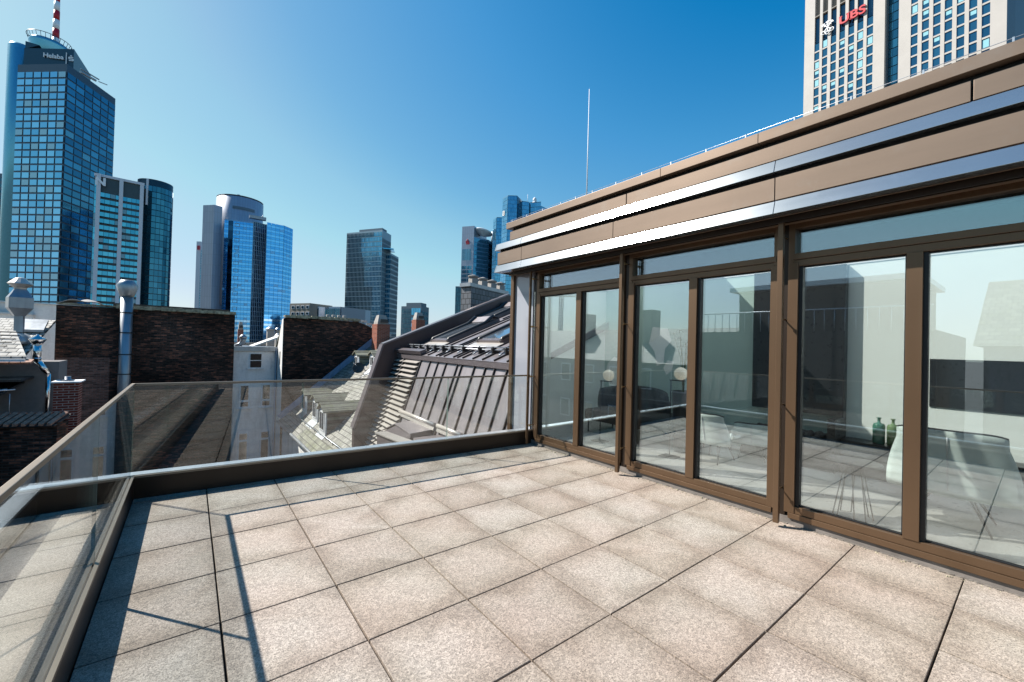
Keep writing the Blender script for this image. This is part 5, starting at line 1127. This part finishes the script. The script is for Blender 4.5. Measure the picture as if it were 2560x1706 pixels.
m = MB(); A, B, C_ = GPt(1322, 355), GPt(1352, 352), GPt(1370, 360); z2 = HT(1335, 505, 353)
m.plan([A, B, GPt(1352, 385), GPt(1322, 385)], -19, z2); m.plan([B, C_, GPt(1370, 390), GPt(1352, 390)], -19, HT(1360, 518, 355)); m.build('rear_body', T['dbframe'], t)
m = MB(); curtain(m, A, B, z2-44*3.9, z2-.5, 10, 44, gap=(.08, .1), proud=.25); curtain(m, B, C_, z2-48*3.9, HT(1360, 519, 355), 5, 47, gap=(.08, .1), proud=.25); m.build('facet', T['dbglass'], t)
m = MB(); p = GPt(1336, 360); m.box(p.x-1.5, p.x+1.5, p.y-1.5, p.y+1.5, z2, z2+2.5); m.lathe([(1.6, 0), (1.6, 2.5), (.4, 4)], (p.x, p.y, z2+2.5), 10); m.tube([(p.x-8, p.y, z2), (p.x-8, p.y, z2+7)], .15, 4); m.build('antenna', T['wframe'], t)

TPY = 120
# UBS tower
def dU(px): return 1/(1/167.0+(px-2042)*(1/153.0-1/167.0)/(2173-2042))
def PU(px): return GPt(px, dU(px))
A, B, C_, Dd = PU(2011), PU(2211), PU(2246), PU(2516)
t = thing('stone_tower', 'pale stone tower with red UBS letters and square windows above the cornice', 'tower', PU(2240))
d_ = (Dd-A).normalized(); n_ = V(d_.y, -d_.x, 0); n_ = n_ if n_.dot(CAM-A) > 0 else -n_
pitch = 3.62; zref = HT(2042, 118.8, dU(2042)); ztop = zref+pitch*.5+9.5*pitch; zbot = -19
bk = -n_*28
m = MB(); m.plan([A+bk*.06, B+bk*.06, B+bk, A+bk], zbot, ztop); m.plan([C_+bk*.06, Dd+bk*.06, Dd+bk, C_+bk], zbot, ztop+12); m.build('core', T['greyblock'], t)
m = MB(); p, q = B+bk*.16, C_+bk*.16; m.plan([B+bk*.161, C_+bk*.161, C_+bk, B+bk], zbot, ztop+8); m.build('glass_link_body', T['dbframe'], t)
m = MB(); curtain(m, B+bk*.15, C_+bk*.15, ztop-40*pitch+8, ztop+8, 3, 44, gap=(.08, .10), proud=.1); m.build('glass_link', T['hel_side'], t)
win_jobs = []
m = MB(); pr_t = .055
def block(P0, P1, cx, w_l, zt_, attic):
    L_ = (P1-P0).length; fr = lambda px: (PU(px)-P0).length
    edges = [0.0]+[e for c_ in cx for e in (fr(c_-w_l), fr(c_+w_l))]+[L_]
    for k in range(0, len(edges), 2):
        a_, b_ = P0+d_*edges[k], P0+d_*edges[k+1]; m.plan([a_, b_, b_+bk*.06, a_+bk*.06], zbot, zt_)
    rows = int((zt_-zbot)/pitch)
    for k in range(1, len(edges)-1, 2):
        a_, b_ = P0+d_*edges[k], P0+d_*edges[k+1]
        for j in range(0, 26):
            zw = zref-j*pitch+(attic*0)
            if zw > zt_-2: continue
            s0, s1 = a_-n_*.35, b_-n_*.35
            m.bar(V(*s0[:2], zw-pitch*.5), V(*s1[:2], zw-pitch*.5), V(0, 0, .42), n_*.3)
    return edges
w2 = 6.6
cxL = [1900+.2933*c_ for c_ in (485, 552, 625, 698, 775, 852, 934)]
cxR = [1900+.2933*c_ for c_ in (1312, 1407, 1503, 1602, 1706, 1812, 1922)]
def cols(P0, cx, w0, w1): return [(PU(c_-w0-(w1-w0)*k/6), PU(c_+w0+(w1-w0)*k/6)) for k, c_ in enumerate(cx)]
def piers(P0, P1, cs, zt_):
    prev = P0
    for a_, b_ in cs+[(P1, P1)]:
        m.plan([prev, a_, a_+bk*.06, prev+bk*.06], zbot, zt_); prev = b_
cL = cols(A, cxL, 6.3, 8.0); cR = cols(C_, cxR, 8.6, 10.6)
piers(A, B, cL, ztop+20); piers(C_, Dd, cR, ztop+20)
# spandrels
jobs = []
for ci, (cs, off) in enumerate(((cL, 0), (cR, 0))):
    for k, (a_, b_) in enumerate(cs):
        for j in range(-12 if ci else 0, 15):
            zc_ = zref-j*pitch
            if ci == 0 and zc_ > HT(2042, 100, dU(2042)): continue
            s0, s1 = a_-n_*.22, b_-n_*.22
            m.bar(V(*s0[:2], zc_-pitch*.5), V(*s1[:2], zc_-pitch*.5), V(0, 0, .28), n_*.15)
            jobs.append((a_-n_*.32, b_-n_*.32, zc_, ci, k, j))
m.build('stone_grid', T['travertine'], t)
vis = [jb for jb in jobs if -6 < jb[5] < 12]
vis.sort(key=lambda jb: abs(jb[5]-(3 if jb[3] == 0 else 1)))
rest = MB(); cnt = 0
for jb in vis+[q for q in jobs if q not in vis]:
    a_, b_, zc_, ci, k, j = jb; h0, h1 = zc_-pitch*.5+.29, zc_+pitch*.5-.29
    random.seed(k*31+j*7+ci*101); bl = random.random() < (.2 if ci == 0 else .14)
    w_ = MB() if cnt < 96 else rest
    w_.plan([a_, b_, b_-n_*.1, a_-n_*.1], h0, h1, 0)
    if bl: w_.plan([lerp(a_, b_, .12)+n_*.03, lerp(a_, b_, .88)+n_*.03, lerp(a_, b_, .88), lerp(a_, b_, .12)], lerp(V(h0, 0, 0), V(h1, 0, 0), random.choice((.1, .5))).x, h1-.15, 1)
    if cnt < 96: w_.build('window', [T['ubsglass'], T['ubsblind']], t)
    cnt += 1
o = rest.build('window_rows', [T['ubsglass'], T['ubsblind']], t); o['kind'] = 'stuff'
# attic glass behind the sign and open loggias
m = MB(); za = zref+pitch*.5; m.plan([A-n_*.8, B-n_*.8, B-n_*1.0, A-n_*1.0], za+.3, za+3*pitch*.95); m.build('attic_glazing', T['navy'], t)
m = MB(); m.plan([A-n_*1.2, B-n_*1.2, B-n_*1.3, A-n_*1.3], za+2.9*pitch, ztop+20)
for k, (a_, b_) in enumerate(cL): m.bar(V(*(a_-n_*.6)[:2], za+3*pitch), V(*(b_-n_*.6)[:2], za+3*pitch), V(0, 0, .2), n_*.6)
m.build('loggia_wall', T['beige'], t)
m = MB(); e_ = PU(2526); m.plan([Dd+bk*.02, e_+bk*.3, e_+bk, Dd+bk], zbot, ztop+20); m.build('side_wall', T['greyblock'], t)
def SP(px, py): # point on the sign plane
    p = PU(px); return V(p.x, p.y, HT(px, py, dU(px)))+n_*.45
s0 = SP(1900+.2933*672, .2933*222)
ub = text('UBS', 4.3, s0, d_, T['red'], t, 'lettering', ext=.25, bold=.10, sx=1.12)
sx = (PU(1900+.2933*890)-PU(1900+.2933*665)).length

m = MB()   # serif feet of the letters
for (fx, fz, wq) in ((.55, 2.95, .55), (2.75, 2.95, .5), (3.85, 2.95, .5), (3.85, .12, .5)):
    q = s0+d_*fx*1.0+V(0, 0, fz*.98); m.bar(q-d_*wq*.9, q+d_*wq*.9, V(0, 0, .13), n_*.25)
m.build('letter_serifs', T['red'], t)
m = MB()   # three crossed keys
kc = SP(1900+.2933*577, .2933*235)
for ang in (90, 48, 132):
    dr = d_*math.cos(R(ang))+V(0, 0, math.sin(R(ang))); pp = dr.cross(n_)
    m.bar(kc-dr*1.8, kc+dr*2.5, pp*.15, n_*.15); m.bar(kc+dr*1.95, kc+dr*2.35, pp*.6, n_*.14); m.bar(kc+dr*1.2, kc+dr*1.45, pp*.45, n_*.13)
    cb = kc-dr*2.1; m.tube([cb+(dr*math.cos(2*math.pi*q/14)+pp*math.sin(2*math.pi*q/14))*.62 for q in range(15)], .17, 6)
m.build('key_emblem', T['white'], t)
# serifs give the letters their bracketed look
# ------------------------------------------------------------------ opposite side (seen in the window reflections)
random.seed(11)
def gable_house(name, label, x0, x1, y0, y1, ze, zr, wall, roofm):
    t = thing(name, label, 'building', ((x0+x1)/2, (y0+y1)/2, 0))
    m = MB(); m.box(x0, x1, y0, y1, -19, ze); m.build('wall', wall, t)
    xm = (x0+x1)/2
    m = MB(); m.prism([V(x0-.3, y0-.2, ze), V(x1+.3, y0-.2, ze), V(xm, y0-.2, zr)], (0, y1-y0+.4, 0)); m.build('roof', roofm, t)
    for k in range(int((y1-y0)/2.6)):
        y = y0+1.2+k*2.6; 
        for z in (ze-1.9, ze-4.9):
            m = MB(); m.box(x1+.002, x1+.04, y, y+1.1, z, z+1.5); f = m.build('window', T['winframe'], t)
            m = MB(); m.box(x1+.041, x1+.05, y+.1, y+1.0, z+.1, z+1.4); m.build('pane', T['winglass'], f)
    return t
t = gable_house('long_slate_house', 'long slate roofed house mirrored in the far windows across the courtyard', -26, -17, 8, 34, .6, 3.2, T['greywall'], T['slate'])
for (x, y) in ((-20, 14), (-20.5, 21), (-20, 28)):
    m = MB(); m.box(x-.6, x+.6, y-.5, y+.5, 2.0, 4.6); m.build('chimney', T['greywall'], t)
t = thing('dark_penthouse_house', 'dark slab sided house with roof terrace mirrored in the middle window', 'building', (-18, -1, 0))
m = MB(); m.box(-24, -14.5, -2.5, 7, -19, 2.6); m.build('wall', T['recess'], t)
m = MB(); m.box(-23, -17, -1.5, 6, 2.6, 5.0); m.build('penthouse_storey', T['recess'], t)
m = MB(); m.box(-23.3, -16.4, -1.8, 6.3, 5.0, 5.25); m.build('roof_slab', T['flash'], t)
m = MB()
for k in range(24): m.tube([(-14.7, -2.3+k*.39, 2.6), (-14.7, -2.3+k*.39, 3.6)], .015, 4)
m.tube([(-14.7, -2.4, 3.62), (-14.7, 6.9, 3.62)], .03, 6); m.build('roof_railing', T['flash'], t)
gable_house('pitched_roof_house', 'olive slate pitched roof house mirrored in the nearest window', -20, -10, -16, -4, 1.9, 4.4, T['greywall'], T['slatemoss'])
# tower crane
t = thing('tower_crane', 'distant lattice tower crane mirrored in the farthest window', 'crane', (-173, 180, -19))
m = MB(); cx, cy = -173, 180
for sx in (-.8, .8):
    for sy in (-.8, .8): m.tube([(cx+sx, cy+sy, -19), (cx+sx, cy+sy, 36)], .3, 4)
for k in range(26):
    z = -19+k*2.05
    for sx, sy, ex, ey in ((-.8, -.8, .8, -.8), (.8, -.8, .8, .8), (.8, .8, -.8, .8), (-.8, .8, -.8, -.8)): m.tube([(cx+sx, cy+sy, z), (cx+ex, cy+ey, z+2.05)], .18, 4)
m.build('tower', T['galv'], t)
m = MB(); jd = V(.71, .7, 0)
for o_, z in ((-.6, 33), (.6, 33), (0, 35)): p = V(-jd.y, jd.x, 0)*o_; m.tube([V(cx, cy, z)+p-jd*12, V(cx, cy, z)+p+jd*34], .28, 4)
for k in range(22):
    q = V(cx, cy, 33)+jd*(-11+k*2); m.tube([q+V(-jd.y, jd.x, 0)*.6, q+jd*1+V(0, 0, 2.0)], .16, 4); m.tube([q+jd*1+V(0, 0, 2.0), q+jd*2-V(-jd.y, jd.x, 0)*.6], .16, 4)
m.build('jib', T['galv'], t)
m = MB(); q = V(cx, cy, 33)-jd*11; m.box(q.x-1.4, q.x+1.4, q.y-1.4, q.y+1.4, 29.5, 32.8); m.build('counterweight', T['concrete'], t)
